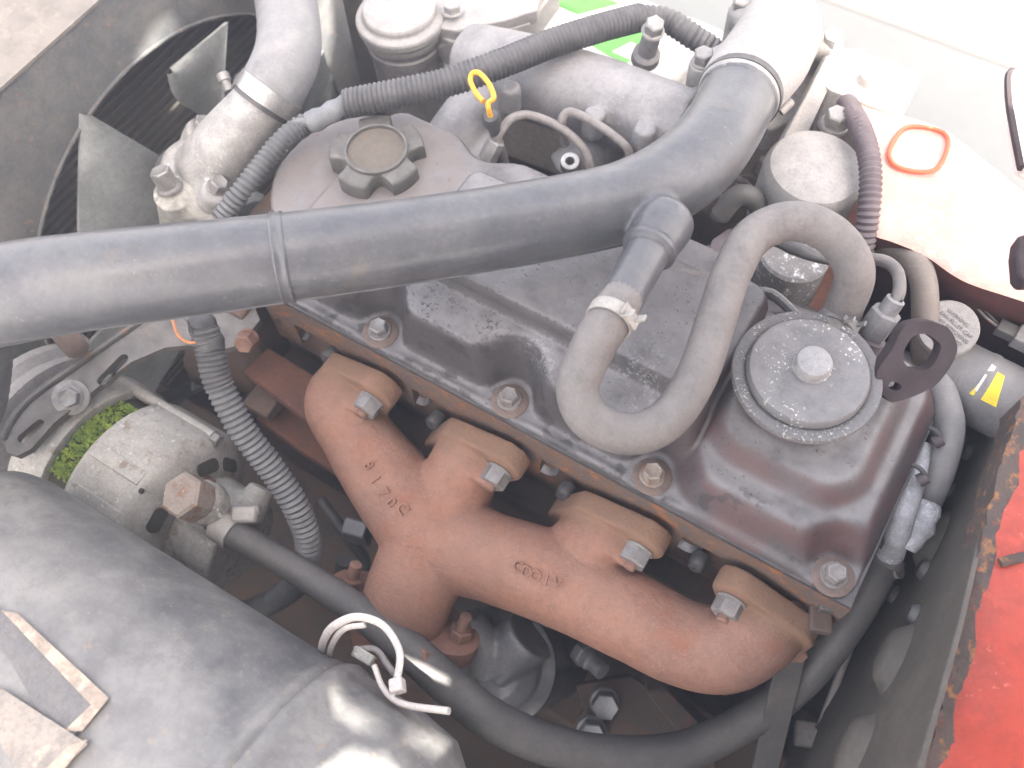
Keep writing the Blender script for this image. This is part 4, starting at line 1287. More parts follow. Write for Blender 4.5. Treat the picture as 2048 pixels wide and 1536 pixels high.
# water pump / front cover casting behind the arm
t = thing('front_cover', (-14, 5, -30), 'dark engine front cover behind the hanging conduit', 'engine cover')
g = G()
g.box((-15, 6, -20), (3.0, 9, 17))
g.tube([(-14, 2, -9), (-20, 4, -12)], [4, 3.4], 20)
g.tube([(-14, -2, -14), (-22, -4, -18)], [3, 2.4], 20)
cast('casting', g, 'block', t, 0.4, 4)
p = U(150, 690, z=-2)
t = thing('pipe_stub', p, 'short dusty metal pipe stub peeping from under the thick duct', 'pipe')
obj('stub', G().tube(spline([U(120, 660, z=0), U(140, 680, z=-1.0), U(154, 698, z=-2.2)], 5), [0.85, 0.95, 0.9], 16), 'washer', t)
obj('nipple', G().tube([U(150, 668, z=-1), U(168, 684, z=-2)], 0.4, 12), 'zincdark', t)

# ------------------------------------------------------------------ long heater hose round the bottom
t = thing('vacuum_hose', U(740, 1240, z=-8), 'long black hose sweeping from the pale clamp round below the exhaust manifold', 'hose')
hp = spline([U(425, 1032, z=-7.3), U(452, 1058, z=-7.2), U(540, 1108, z=-7.5), (U(640, 1170, z=-8)), U(740, 1238, z=-8.4), U(830, 1310, z=-9), U(900, 1372, z=-10), U(985, 1440, z=-11), U(1100, 1490, z=-12.5), U(1230, 1512, z=-14), U(1370, 1500, z=-15),
             U(1500, 1440, z=-15), U(1600, 1365, z=-13), U(1690, 1258, z=-10), U(1745, 1165, z=-8), U(1775, 1105, z=-7)], 8)
obj('tube', G().tube(hp, [1.0, 1.05, 1.05, 1.1, 1.2, 1.35, 1.4, 1.45, 1.45, 1.45, 1.4, 1.35, 1.3, 1.25, 1.25, 1.2], 24), 'blackhose', t)
cax = (hp[9] - hp[7]).normalized()
cl = obj('clamp', band(hp[7] + cax * 0.3, cax, 1.1, 1.6, 0.16, 32, 0.03), 'clampdull', t)
p = U(492, 1030, z=-6.4)
obj('clamp_housing', G().box(p, (1.0, 0.62, 0.55), X=V((1, 0.6, 0.1)), Y=cax), 'clampdull', cl, bevel=0.25)
obj('clamp_screw', G().lathe([(0.01, 0), (0.42, 0), (0.42, 0.5), (0.3, 0.6), (0.01, 0.6)], U(506, 1022, z=-6.3), (0.8, 0.6, 0.2), 12), 'clampdull', cl)
p = U(1778, 1105, z=-6.5)
c2 = (hp[-1] - hp[-4]).normalized()
obj('end_clamp', band(hp[-3], c2, 1.22, 0.8, 0.12, 28), 'zincdark', t)
obj('clamp_ear', G().lathe([(0.25, -0.35), (0.62, -0.35), (0.62, 0.35), (0.25, 0.35), (0.25, -0.35)], U(1790, 1140, z=-7), (0.6, 0.2, 0.7), 18), 'zincdark', t)
# thin steel pipe clipped beside it
t = thing('steel_tube', U(760, 1235, z=-6), 'short dark steel tube clipped beside the long black hose', 'pipe')
obj('tube', G().tube(spline([U(706, 1200, z=-8), U(745, 1232, z=-8), U(800, 1275, z=-9), U(850, 1320, z=-10)], 6), [0.62, 0.62, 0.85, 0.85], 16), 'blackhose', t)
obj('bolt_head', G().hexa(U(852, 1312, z=-8.5), (-0.3, -0.4, 0.8), 1.0, 0.7), 'rustbolt', t)
obj('band', band(U(790, 1268, z=-8.8), (U(800, 1275, z=-9) - U(745, 1232, z=-8)).normalized(), 0.85, 0.9, 0.1, 24), 'blackplastic', t)

# ------------------------------------------------------------------ oil filter housing
fo = U(1000, 1330, z=-17)
t = thing('oil_filter', fo - V((0, 0, 14)), 'dark oily filter canister with a ribbed grey head below the exhaust manifold', 'oil filter')
fax = V((-0.12, -0.35, 0.93)).normalized()
obj('canister', G().lathe([(0.01, -13), (3.4, -13), (4.2, -12), (4.35, -0.9), (4.55, -0.7), (4.55, 0.0), (4.2, 0.15), (3.4, 0.2)], fo, fax, 44), 'filter', t)
g = G()
g.lathe([(0.01, 0), (3.6, 0), (3.4, 0.9), (2.4, 2.0), (0.01, 2.4)], fo, fax, 32)
for k in range(5):
    a = 0.6 + k * 1.2
    e1, e2 = frame(fax)
    d = e1 * math.cos(a) + e2 * math.sin(a)
    g.box(fo + fax * 1.2 + d * 1.8, (1.7, 0.25, 0.9), X=d, Y=fax.cross(d))
g.tube([fo + fax * 1.5, U(930, 1235, z=-13)], [2.0, 1.4], 16)
g.tube([fo + fax * 1.0, U(1060, 1270, z=-14)], [2.2, 2.2], 16)
cast('head', g, 'filteralu', t, 0.2, 3)
p = U(1170, 1310, z=-20)
t = thing('oil_pressure_switch', p, 'small grey switch poking out right of the oil filter head', 'switch')
obj('body', G().lathe([(0.01, 0), (0.9, 0), (0.9, 0.8), (0.7, 1.0), (0.7, 2.2), (0.01, 2.3)], p, (0.7, -0.2, 0.3), 18), 'filteralu', t)
obj('hex_nut', G().hexa(p - V((0.7, -0.2, 0.3)) * 0.8, (0.7, -0.2, 0.3), 2.0, 0.8), 'filteralu', t)

t = thing('engine_mount', U(1260, 1440, z=-24), 'rusty engine mount bracket with two grey bolts low beside the oil filter', 'engine mount')
c = [U(u, v, z=-24) for u, v in ((1150, 1370), (1260, 1350), (1420, 1460), (1440, 1560), (1230, 1560))]
obj('plate', G().plate([c], (0.1, -0.3, 1), 1.2), 'block', t, bevel=0.2)
c = [U(u, v, z=-20) for u, v in ((1290, 1385), (1330, 1375), (1450, 1500), (1400, 1520))]
obj('web', G().plate([c], (0.3, -0.5, 0.8), 3.0), 'block', t, bevel=0.3)
for u, v in ((1210, 1404), (1184, 1461)):
    put('bolt', 'emb', lambda: bolt_g(2.0, 1.2, 1.3, 0.25), 'filteralu', t, U(u, v, z=-23.6), (0.2, -0.4, 0.9))
t = thing('wiring_clip', U(940, 1240, z=-10), 'small dark loom and clip under the manifold beside the oil filter', 'wires')
obj('loom', G().tube(spline([U(640, 1000, z=-16), U(700, 1080, z=-17), U(730, 1130, z=-20), U(690, 1180, z=-24)], 6), 0.5, 12), 'blackplastic', t)
obj('bracket', G().box(U(715, 1065, z=-15), (1.0, 0.7, 1.4), X=(1, 0.3, 0)), 'filteralu', t, bevel=0.15)
obj('post', G().tube([U(690, 1120, z=-15), U(675, 1190, z=-19)], 0.7, 12), 'blackhose', t)

# ------------------------------------------------------------------ air cleaner
t = thing('air_cleaner', (0, -30, -12), 'large black air cleaner canister with rust specks in the lower left corner', 'air cleaner')
a0, a1 = U(145, 991, z=-3.4), U(617, 1285, z=-1.2)
RC = 9.5
# the axis runs parallel to the upper edge of the canister, one radius behind it
axd = V((a1.x - a0.x, a1.y - a0.y, 0)).normalized()
mida = (a0 + a1) / 2
vd = (mida - CAMC).normalized()
nn = axd.cross(vd).normalized()
if nn.y < 0: nn = -nn
ac = mida - nn * RC
s0_ = (U(98, 958, z=-3.4) - ac).dot(axd)
prof = [(0.1, -1.2), (6.5, -1.0), (8.6, -0.5), (9.3, 0.4), (9.5, 1.5)]
LB = (U(690, 1310, z=0) - ac).dot(axd) - s0_
prof += [(9.5, LB - 0.9), (9.62, LB - 0.8), (9.66, LB - 0.2), (9.5, LB), (9.5, LB + 0.2)]
acb = ac + axd * s0_
obj('canister', G().lathe(prof, acb, axd, 72), 'canister', t, sharp=60)
obj('end_cover', G().lathe([(9.3, LB + 0.1), (9.85, LB + 0.2), (10.0, LB + 0.6), (9.9, LB + 1.3), (9.75, LB + 1.5), (9.7, LB + 5.5), (9.3, LB + 8.2), (7.8, LB + 10.0), (4.5, LB + 10.8), (0.1, LB + 11)], acb, axd, 72), 'canister', t, sharp=60)


def on_can(u, v, r):
    D = ray(u, v)
    o = CAMC - acb
    oo = o - axd * o.dot(axd)
    dd = D - axd * D.dot(axd)
    A, B, C_ = dd.dot(dd), 2 * oo.dot(dd), oo.dot(oo) - r * r
    q = B * B - 4 * A * C_
    if q < 0: q = 0
    return CAMC + D * ((-B - math.sqrt(q)) / (2 * A))


def curved_pad(name, quad, r, m, th=0.4, n=10):
    g = G()
    vs, fs = [], []
    for s in (0, 1):
        for i in range(n + 1):
            for k in range(n + 1):
                a = V(quad[0]).lerp(V(quad[1]), i / n)
                b = V(quad[3]).lerp(V(quad[2]), i / n)
                q = a.lerp(b, k / n)
                vs.append(on_can(q.x, q.y, r + th * (1 - s)))
    w = n + 1
    o = w * w
    for i in range(n):
        for k in range(n):
            q = (i * w + k, (i + 1) * w + k, (i + 1) * w + k + 1, i * w + k + 1)
            fs.append(q)
            fs.append(tuple(x + o for x in reversed(q)))
    edge = [i * w for i in range(w)] + [n * w + k for k in range(1, w)] + [i * w + n for i in range(n - 1, -1, -1)] + [k for k in range(n - 1, 0, -1)]
    for a, b in zip(edge, edge[1:] + edge[:1]): fs.append((a, b, b + o, a + o))
    g.add(vs, fs)
    return obj(name, g, m, t, sharp=40)


curved_pad('pad', [(-60, 1180, 0), (8, 1222, 0), (212, 1402, 0), (120, 1500, 0)], 9.52, 'saddle', 0.14)
curved_pad('pad_lit_edge', [(2, 1220, 0), (34, 1226, 0), (218, 1396, 0), (184, 1412, 0)], 9.53, 'saddlelit', 0.18)
curved_pad('pad_lit_edge', [(218, 1396, 0), (182, 1410, 0), (128, 1462, 0), (164, 1462, 0)], 9.53, 'saddlelit', 0.17)
curved_pad('pad', [(-60, 1370, 0), (5, 1378, 0), (176, 1488, 0), (60, 1600, 0)], 9.68, 'saddlepale', 0.14)
curved_pad('pad_lit_edge', [(176, 1478, 0), (138, 1490, 0), (60, 1570, 0), (100, 1575, 0)], 9.7, 'saddlelit', 0.18)
# clip on the end cover
c1 = on_can(735, 1325, 9.9)
g = G()
nn2 = (c1 - acb) - axd * (c1 - acb).dot(axd)
nn2.normalize()
obj('clip', G().tube(spline([c1 + nn2 * 0.2 - axd * 1.2, c1 + nn2 * 0.9, c1 + nn2 * 0.5 + axd * 1.2, c1 + nn2 * 0.1 + axd * 2.5], 6), 0.22, 10), 'zincdark', t)
obj('clip_base', G().box(c1 + nn2 * 0.2 - axd * 0.4, (0.7, 0.5, 0.35), X=axd, Y=nn2.cross(axd)), 'alurough', t, bevel=0.1)
# cable tie
t = thing('cable_tie', U(780, 1300, z=1), 'looped white plastic cable tie on the air cleaner rim', 'cable tie')
tz = 2.0
tp = spline([U(640, 1322, z=-3), U(646, 1285, z=-0.5), U(666, 1254, z=1.4), U(712, 1234, z=2.2), U(765, 1250, z=2.4), U(798, 1300, z=2.2), U(796, 1350, z=1.8), U(782, 1392, z=1.6)], 8)
obj('strap', G().tube(tp, 0.27, 10, flat=0.6), 'whitetie', t)
tp = spline([U(656, 1326, z=-3), U(664, 1290, z=-0.4), U(688, 1258, z=1.4), U(730, 1250, z=2.0)], 8)
obj('strap', G().tube(tp, 0.2, 10, flat=0.55), 'whitetie', t)
tp = spline([U(748, 1330, z=1.8), U(768, 1378, z=1.6), U(806, 1408, z=1.6), U(898, 1422, z=2.2)], 8)
obj('tail', G().tube(tp, [0.28, 0.3, 0.34, 0.36], 10, flat=0.6), 'whitetie', t)
obj('lock', G().box(U(795, 1372, z=1.7), (0.42, 0.42, 0.4), X=(0.6, 0.6, 0.2)), 'whitetie', t, bevel=0.12)

# ------------------------------------------------------------------ rear: bulkhead, red cowl, far wing
t = thing('bulkhead', (40, 0, -50), 'dark oily bulkhead wall with raised pressings behind the engine', 'bulkhead')
g = G()
BX = 41.5
g.plate([[(BX, -60, -60), (BX, 24, -60), (BX, 24, 3.4), (BX, -60, 3.4)]], (-1, 0, 0), 0.4)
obj('wall', g, 'firewall', t)
c = [U(u, v, x=BX - 1.2) for u, v in ((1880, 846), (1950, 838), (2000, 885), (1972, 1010), (1915, 1250), (1828, 1560), (1600, 1560), (1760, 1100))]
obj('front_plate', G().plate([c], (-1, 0, 0), 0.3), 'firewall', t, bevel=0.05)
for u, v in ((1868, 1085), (1792, 1318), (1716, 1500)):
    c = U(u, v, x=BX - 1.2)
    g = G()
    g.lathe([(2.5, 0.0), (2.2, 0.25), (1.7, 0.75), (1.2, 0.95), (0.01, 1.0)], c, (-1, 0, 0), 32)
    g.v = [V((p.x, c.y + (p.y - c.y) * 1.0, c.z + (p.z - c.z) * 0.75)) for p in g.v]
    obj('pressing', g, 'firewall', t, sharp=180)
for u, v in ((1900, 985), (1850, 1140), (1940, 905), (1790, 1190), (1830, 1230)):
    c = U(u, v, x=BX - 1.2)
    put('plug', 'fwp', lambda: G().lathe([(0.01, 0.5), (0.5, 0.45), (0.7, 0.2), (0.75, 0)], n=18), 'blackplastic', t, c - V((0.0, 0, 0)), (-1, 0, 0))
c0 = U(1730, 1200, x=BX - 2)
obj('seam', G().box(U(1640, 1450, x=BX - 0.6), (0.5, 0.4, 16), X=(1, 0, 0), Y=(0, 1, 0.25)), 'firewall', t, bevel=0.1)

t = thing('cowl_panel', (48, -5, 4), 'red body panel with a rust scabbed edge along the right border', 'body panel')
ez = 5.0
E = [U(u, v, z=ez) for u, v in ((2048, 790), (2010, 900), (1968, 1060), (1930, 1220), (1885, 1400), (1850, 1540), (1800, 1720))]
I = [U(u, v, z=ez) for u, v in ((2085, 820), (2040, 930), (1996, 1085), (1957, 1245), (1914, 1420), (1880, 1555), (1832, 1735))]
Es, Is = spline(E, 12), spline(I, 12)
for k, p in enumerate(Es): p += V((random.uniform(-.12, .12), 0, 0))
for k, p in enumerate(Is): p += V((0.18 * math.sin(k * 0.5) + random.uniform(-.1, .1), 0, 0))
n_ = len(Es)
g = G()
vs = Es + Is + [p - V((0, 0, 3.0)) for p in Es]
fs = [(i, i + 1, n_ + i + 1, n_ + i) for i in range(n_ - 1)] + [(i, 2 * n_ + i, 2 * n_ + i + 1, i + 1) for i in range(n_ - 1)]
g.add(vs, fs)
obj('rusty_edge', g, 'rustedge', t)
g = G()
O = [p + V((70, -8, 6)) for p in Is]
vs = [p + V((0.0, 0, 0.0)) for p in Is] + [p.lerp(q, 0.08) + V((0, 0, 0.7)) for p, q in zip(Is, O)] + O
fs = [(i, i + 1, n_ + i + 1, n_ + i) for i in range(n_ - 1)] + [(n_ + i, n_ + i + 1, 2 * n_ + i + 1, 2 * n_ + i) for i in range(n_ - 1)]
g.add(vs, fs)
obj('skin', g, 'red', t, sharp=60)
q0, q1 = U(2000, 1125, z=ez + 0.25), U(2070, 1108, z=ez + 0.4)
obj('seam', G().tube([q0, q1, q1 + (q1 - q0) * 4], 0.28, 8), 'rustedge', t)

WY = 21.0
t = thing('far_wing', (20, 30, -20), 'sunlit red wing panel, its glare painted pale, beside the road with a square opening', 'body panel')
wz = 5.0
edge = [U(u, v, z=wz) for u, v in ((1745, 470), (1758, 476), (1790, 486), (1850, 512), (1905, 550), (1950, 572), (2048, 604), (2200, 660))]
es = spline(edge, 8)
n_ = len(es)
g = G()
back = [U(u, v, z=wz) for u, v in ((1715, 200), (1730, 212), (1770, 222), (1850, 245), (1905, 270), (1980, 330), (2120, 440), (2260, 520))]
bs = spline(back, 8)
vs = es + [p.lerp(q, 0.06) + V((0, 0, 0.5)) for p, q in zip(es, bs)] + [p.lerp(q, 0.9) + V((0, 0, 0.8)) for p, q in zip(es, bs)] + bs + [p - V((0, 0, 40)) for p in bs]
fs = []
for r_ in range(4):
    fs += [(r_ * n_ + i, r_ * n_ + i + 1, (r_ + 1) * n_ + i + 1, (r_ + 1) * n_ + i) for i in range(n_ - 1)]
g.add(vs, fs)
obj('skin', g, 'redglare', t, sharp=50)
g = G()
vs = es + [p + V((0, 0.4, -1.8)) for p in es] + [p + V((0, 2.0, -40)) for p in es]
fs = []
for r_ in range(2):
    fs += [(r_ * n_ + i, r_ * n_ + i + 1, (r_ + 1) * n_ + i + 1, (r_ + 1) * n_ + i) for i in range(n_ - 1)]
g.add([p + V((0, 0.05, -0.05)) for p in vs], fs)
obj('inner_wall', g, 'reddark', t)
obj('splash_panel', G().box((-6, 34, -34), (34, 0.4, 22)), 'block', t)
rl = spline([U(u, v, z=wz + 0.9) for u, v in ((1778, 305), (1812, 255), (1880, 262), (1896, 290), (1868, 340), (1800, 336))], 6, True)
obj('opening_rim', G().tube(rl + rl[:1], 0.16, 8, caps=False), 'reservoirred', t)
t = thing('washer_bottle', U(1770, 150, z=4), 'white plastic bottle with a red orange base beside the elbow, in full sun', 'bottle')
c = U(1745, 160, z=5.5)
g = G()
ol = hull2([(-2.2, -1.6, 0.8), (2.2, -1.6, 0.8), (-2.2, 1.6, 0.8), (2.2, 1.6, 0.8)], 16)
g.plate([[c + V((x, y, 0)) for x, y in ol]], (0, 0, 1), 6)
obj('body', g, 'white', t, bevel=0.4)
obj('base', G().plate([[c + V((x * 1.05 + 1.0, y * 1.05 - 0.5, -5.0)) for x, y in ol]], (0, 0, 1), 4), 'reservoirred', t, bevel=0.4)
obj('cap', G().lathe([(1.1, 0), (1.1, 0.7), (0.95, 0.85), (0.01, 0.85)], c, (0, 0, 1), 24), 'white', t)

# ------------------------------------------------------------------ canister and lower body on the far side rear
c = U(1634, 330, z=6.0)
t = thing('pump_canister', c - V((0, 0, 20)), 'grey rounded pump canister with flaking white paint behind the breather hose', 'pump')
obj('dome', G().lathe([(0.01, -7.0), (2.8, -7.0), (3.4, -6.6), (3.55, -1.1), (3.48, -0.6), (3.2, -0.15), (2.7, 0.02), (1.2, 0.12), (0.01, 0.15)], c, (0.05, 0.0, 1), 44), 'palecast', t)
lc = U(1590, 505, z=2.6)
obj('lower_body', G().lathe([(0.01, -12), (2.6, -12), (2.5, -0.2), (2.3, 0.0), (0.01, 0.05)], lc, (0.02, 0.05, 1), 40), 'flaky', t)
obj('neck', G().tube([c - V((0, 0, 6.5)), lc - V((0, -1, 3))], [2.6, 2.2], 24), 'purplepaint', t)
p = U(1668, 250, z=5.5)
obj('lug', G().lathe([(0.01, -4), (1.25, -4), (1.15, 0), (0.01, 0)], p, (0, 0, 1), 24), 'purplepaint', t)
put('bolt', 'pb', lambda: bolt_g(1.45, 1.0, 1.05, 0.25), 'zinc', t, p, (0, 0, 1))
# bracket round its foot
g = G()
rg = spline([U(u, v, z=3.2) for u, v in ((1480, 590), (1530, 585), (1560, 600), (1600, 640))], 8)
g.tube(rg, [0.5, 0.5], 10, flat=0.6)
obj('foot_bracket', g, 'greycast', t)
c3 = [U(u, v, z=2.6) for u, v in ((1478, 600), (1500, 590), (1545, 625), (1580, 650), (1520, 660), (1490, 640))]
obj('foot_plate', G().plate([c3], (0, 0, 1), 0.5), 'greycast', t, bevel=0.08)

t = thing('injection_pump', U(1480, 400, z=-14), 'dark greasy injection pump body in the gap under the intake elbow', 'pump')
g = G()
g.tube([U(1400, 470, z=-6), U(1540, 330, z=-6)], [3.0, 3.0], 24)
g.tube([U(1500, 420, z=-12), U(1490, 400, z=-3.5)], [2.6, 2.0], 20)
g.box(U(1560, 420, z=-7), (2.5, 2.5, 4))
cast('casting', g, 'block', t, 0.25, 3)
for u, v in ((1440, 430), (1475, 395), (1520, 350), (1545, 400)):
    put('delivery_nut', 'dn', lambda: bolt_g(1.2, 1.4, 0.9, 0.2), 'zincdark', t, U(u, v, z=-3.4), (0.1, 0.2, 1))
for k, (u, v) in enumerate(((1440, 430), (1475, 395))):
    p = U(u, v, z=-2.2)
    obj('delivery_pipe', G().tube(spline([p, p + V((0, 0.3, 1.6)), p + V((-2.5, -1, 2.6)), p + V((-6, -2, 1.5))], 6), 0.28, 10), 'zincdark', t)
t = thing('wiring_harness', U(1400, 520, z=0), 'tangle of thin dark wires below the duct branch', 'wires')
for k in range(4):
    u0, v0 = 1330 + 22 * k, 500 + 6 * k
    obj('wire', G().tube(spline([U(u0, v0, z=0), U(u0 + 35, v0 + random.uniform(10, 30), z=1), U(u0 + 75, v0 + random.uniform(20, 70), z=1), U(u0 + 130, v0 + random.uniform(40, 80), z=-1)], 6), random.choice((0.12, 0.16, 0.22)), 8), random.choice(('blackplastic', 'blackhose')), t)
t = thing('door_edge', U(2040, 250, z=12), 'white panel with a thin dark edge at the far right border', 'panel')
pp = [U(u, v, z=12) for u, v in ((2030, 135), (2022, 150), (2024, 200), (2036, 270), (2048, 330), (2110, 350), (2110, 120))]
obj('panel', G().plate([pp], (0, 0, 1), 1.2), 'white', t, bevel=0.2)
obj('edge', G().tube([p - V((0, 0, 0.3)) for p in spline(pp[:5], 6)], 0.28, 8), 'eyepaint', t)
pp = [U(u, v, z=12) for u, v in ((2036, 470), (2032, 500), (2036, 545), (2048, 560), (2110, 560), (2110, 450))]
obj('latch', G().plate([pp], (0, 0, 1), 1.2), 'eyepaint', t, bevel=0.2)
# cable across it
t = thing('brake_pipe', U(1600, 515, z=6), 'dark speckled thin pipe running from under the duct across the flaking pump', 'pipe')
obj('pipe', G().tube(spline([U(1310, 530, z=6), U(1340, 540, z=6), U(1420, 556, z=6), U(1470, 566, z=5)], 8), 0.33, 12), 'zincdark', t)
t = thing('cable', U(1600, 500, z=6), 'dusty black cable with a swollen joint passing behind the hose arch', 'cable')
obj('cable', G().tube(spline([U(1530, 478, z=6), U(1560, 486, z=6), U(1585, 494, z=6), U(1625, 512, z=6), U(1670, 522, z=5.5), U(1720, 518, z=5)], 8), [0.3, 0.36, 0.52, 0.36, 0.3, 0.3], 12), 'blackplastic', t)
# things in the dark gap
t = thing('injector', U(1350, 530, z=1), 'rusty brown injector body in the gap below the duct branch', 'injector')
obj('body', G().lathe([(0.01, -6), (1.2, -6), (1.25, -1), (1.0, 0), (0.7, 0.4), (0.7, 1.2), (0.01, 1.3)], U(1362, 545, z=0.5), (-0.05, 0.1, 1), 24), 'rustbolt', t)
obj('nut', G().hexa(U(1368, 520, z=1.5), (-0.05, 0.1, 1), 1.5, 0.9), 'rustbolt', t)
t = thing('throttle_lever', U(1450, 480, z=3), 'dark curved throttle lever between the duct and the breather hose', 'lever')
lv = [U(u, v, z=2.5) for u, v in ((1415, 505), (1425, 478), (1455, 458), (1480, 455), (1478, 470), (1450, 480), (1440, 505))]
obj('lever', G().plate([lv], (0, 0, 1), 0.6), 'purplepaint', t, bevel=0.08)
obj('pivot', G().tube([U(1420, 500, z=2.5), U(1405, 570, z=-1)], 0.5, 12), 'bracket', t)
t = thing('return_hose', U(1490, 410, z=4), 'short black hose behind the bend of the intake duct', 'hose')
obj('tube', G().tube(spline([U(1440, 430, z=3), U(1475, 392, z=4.5), U(1510, 400, z=4), U(1530, 450, z=1)], 8), 0.75, 16), 'blackhose', t)

# banjo fitting and pipe at the rear
t = thing('hydraulic_line', U(1755, 640, z=6), 'purplish steel line arching down into a large hex fitting', 'pipe')
q0, q1 = U(1742, 668, z=5.4), U(1775, 622, z=7.0)
ax = (q1 - q0).normalized()
obj('hex_nut', G().hexa(q0, ax, 1.75, (q1 - q0).length, 0.14), 'greycast', t)
obj('sleeve', G().lathe([(0.62, 0), (0.6, 0.9), (0.42, 1.0)], q1, ax, 20), 'greycast', t)
obj('pipe', G().tube(spline([q1 + ax * 0.4, U(1798, 585, z=7.4), U(1795, 545, z=7.2), U(1768, 522, z=6.6), U(1720, 518, z=5.6), U(1690, 520, z=5)], 8), 0.4, 14), 'hose', t)
obj('seat', G().lathe([(1.1, -2.0), (1.1, -0.2), (0.8, 0.0)], q0, ax, 24), 'purplepaint', t)
t = thing('coolant_hose', U(1860, 620, z=4), 'dusty brown hose arching over and passing behind the lifting eye', 'hose')
hp = spline([U(1745, 515, z=1), U(1775, 498, z=3), U(1818, 508, z=4), U(1846, 560, z=4), U(1850, 640, z=2.5), U(1848, 720, z=0), U(1850, 790, z=-3)], 8)
obj('tube', G().tube(hp, 0.88, 20), 'brownhose', t)
t = thing('heater_hose', U(1890, 850, z=-2), 'grey heater hose with spring clamps along the rear end of the head', 'hose')
hp = spline([U(1860, 740, z=0), U(1886, 800, z=0.2), U(1896, 860, z=-0.5), U(1876, 940, z=-1.5), U(1850, 1000, z=-3), U(1836, 1030, z=-3.4)], 8)
obj('tube', G().tube(hp, [1.05, 1.05, 1.05, 1.08, 1.1, 1.1], 22), 'radhose', t)
ends = spline([U(1846, 1010, z=-2.4), U(1834, 1055, z=-2.6), U(1812, 1098, z=-3.2)], 6)
obj('joint', G().tube(ends, [1.15, 1.2, 1.0, 1.15, 0.85, 0.8, 0.6], 20), 'foil', t)
for (u, v) in ((1862, 880), (1832, 955)):
    p = U(u, v, z=-0.4)
    obj('spring_clamp', G().tube(spline([p + V((-1.6, -0.4, 0.2)), p + V((-0.8, 0.2, 0.9)), p + V((0.2, 0.0, 1.0)), p + V((0.5, -0.4, 0.3))], 6), 0.16, 8), 'blackplastic', t)
    obj('clamp_ear', G().lathe([(0.12, -0.3), (0.42, -0.3), (0.42, 0.3), (0.12, 0.3)], p + V((0.3, -0.2, 0.6)), (0.5, 0.6, 0.4), 14), 'purplepaint', t)
t = thing('heater_pipe', U(1780, 1080, z=-5), 'chalky metal water pipe with thin wire springs beside the rocker cover end', 'pipe')
hp = spline([U(1848, 890, z=-0.6), U(1836, 950, z=-0.7), U(1814, 1010, z=-1.0), U(1796, 1060, z=-2.2), U(1780, 1106, z=-4.6)], 8)
obj('pipe', G().tube(hp, [0.5, 0.55, 0.75, 0.85, 0.95], 16), 'foil', t)
for u, v in ((1785, 1060), (1765, 1085), (1752, 1100), (1812, 945), (1792, 985)):
    p = U(u, v, z=-2.5)
    obj('wire', G().tube(spline([p + V((-1.0, 0.5, 0.2)), p + V((-0.4, 0.2, 0.6)), p, p + V((0.1, -0.2, -0.5))], 5), 0.09, 6), 'blackplastic', t)
obj('ferrule', band(U(1778, 1080, z=-5), (hp[-1] - hp[-4]).normalized(), 0.85, 0.6, 0.25, 20), 'clampdull', t)

# lifting eye
t = thing('lifting_eye', U(1830, 740, z=4), 'dark flat lifting eye plate with an oval hole at the rear of the engine', 'lifting eye')


def lp_(pts, d): return spline([U(u, v, d=d) for u, v in pts], 5, True)


dl = 54.0
outl = lp_(((1752, 752), (1786, 695), (1808, 655), (1850, 643), (1895, 655), (1914, 690), (1908, 720), (1880, 762), (1852, 782), (1800, 802), (1775, 800)), dl)
h1_ = lp_(((1806, 712), (1814, 690), (1828, 672), (1850, 668), (1872, 680), (1882, 694), (1874, 718), (1858, 737), (1832, 740), (1812, 730)), dl)
h2_ = lp_(((1777, 772), (1783, 764), (1796, 766), (1803, 774), (1797, 781), (1784, 780)), dl)
nrm = (-_fw + V((0.25, -0.1, -0.25))).normalized()
obj('plate', G().plate([outl, h1_, h2_], nrm, 0.75), 'eyepaint', t, bevel=0.06)

# brake reservoir
t = thing('fluid_reservoir', U(1905, 660, z=2), 'grey fluid reservoir cap printed with small faded lettering', 'reservoir')
c = U(1897, 655, z=3.0)
cn = (CAMC - c).normalized().lerp(V((0, 0, 1)), 0.45).normalized()
obj('cap', G().lathe([(1.5, -1.4), (1.9, -1.3), (1.95, -0.2), (1.85, 0), (0.01, 0.02)], c, cn, 40), 'reservoir', t)
obj('tank', G().lathe([(1.6, -6), (1.6, -1.2)], c, cn, 32), 'blackplastic', t)
xd = (U(1930, 690, d=58) - U(1880, 640, d=58))
yd = (U(1920, 640, d=58) - U(1880, 680, d=58))
for i, s in enumerate(('WARNING', 'CLEAN FILLER CAP', 'BEFORE REMOVING', 'USE ONLY FLUID', 'FROM SEALED')):
    yy = 0.85 - i * 0.42
    e = yd.normalized()
    text('lettering', s, 'print', t, c + cn * 0.05 + (e - cn * e.dot(cn)).normalized() * yy, xd - cn * xd.dot(cn), yd, 0.36, 0.004)
t = thing('master_cylinder', U(1980, 780, z=1), 'dark cylinder with a torn yellow sticker on the bulkhead', 'master cylinder')
m0, m1 = U(1880, 738, z=-1.0), U(2100, 850, z=-1.0)
mx = (m1 - m0).normalized()
mr = 2.6
obj('body', G().lathe([(0.01, -0.3), (mr - 0.3, -0.2), (mr, 0.3), (mr, 2.4), (mr + 0.06, 2.5), (mr + 0.06, 2.9), (mr, 3.0), (mr, 12), (0.01, 12)], m0, mx, 44), 'radhose', t)


def wrap_patch(name, quad, r, m, n=8):
    vs, fs = [], []
    for i in range(n + 1):
        for k in range(n + 1):
            a = V((*quad[0], 0)).lerp(V((*quad[1], 0)), i / n)
            b = V((*quad[3], 0)).lerp(V((*quad[2], 0)), i / n)
            q = a.lerp(b, k / n)
            vs.append(on_cyl(q.x, q.y, m0, mx, r))
    w = n + 1
    fs = [(i * w + k, (i + 1) * w + k, (i + 1) * w + k + 1, i * w + k + 1) for i in range(n) for k in range(n)]
    return obj(name, G().add(vs, fs), m, t)


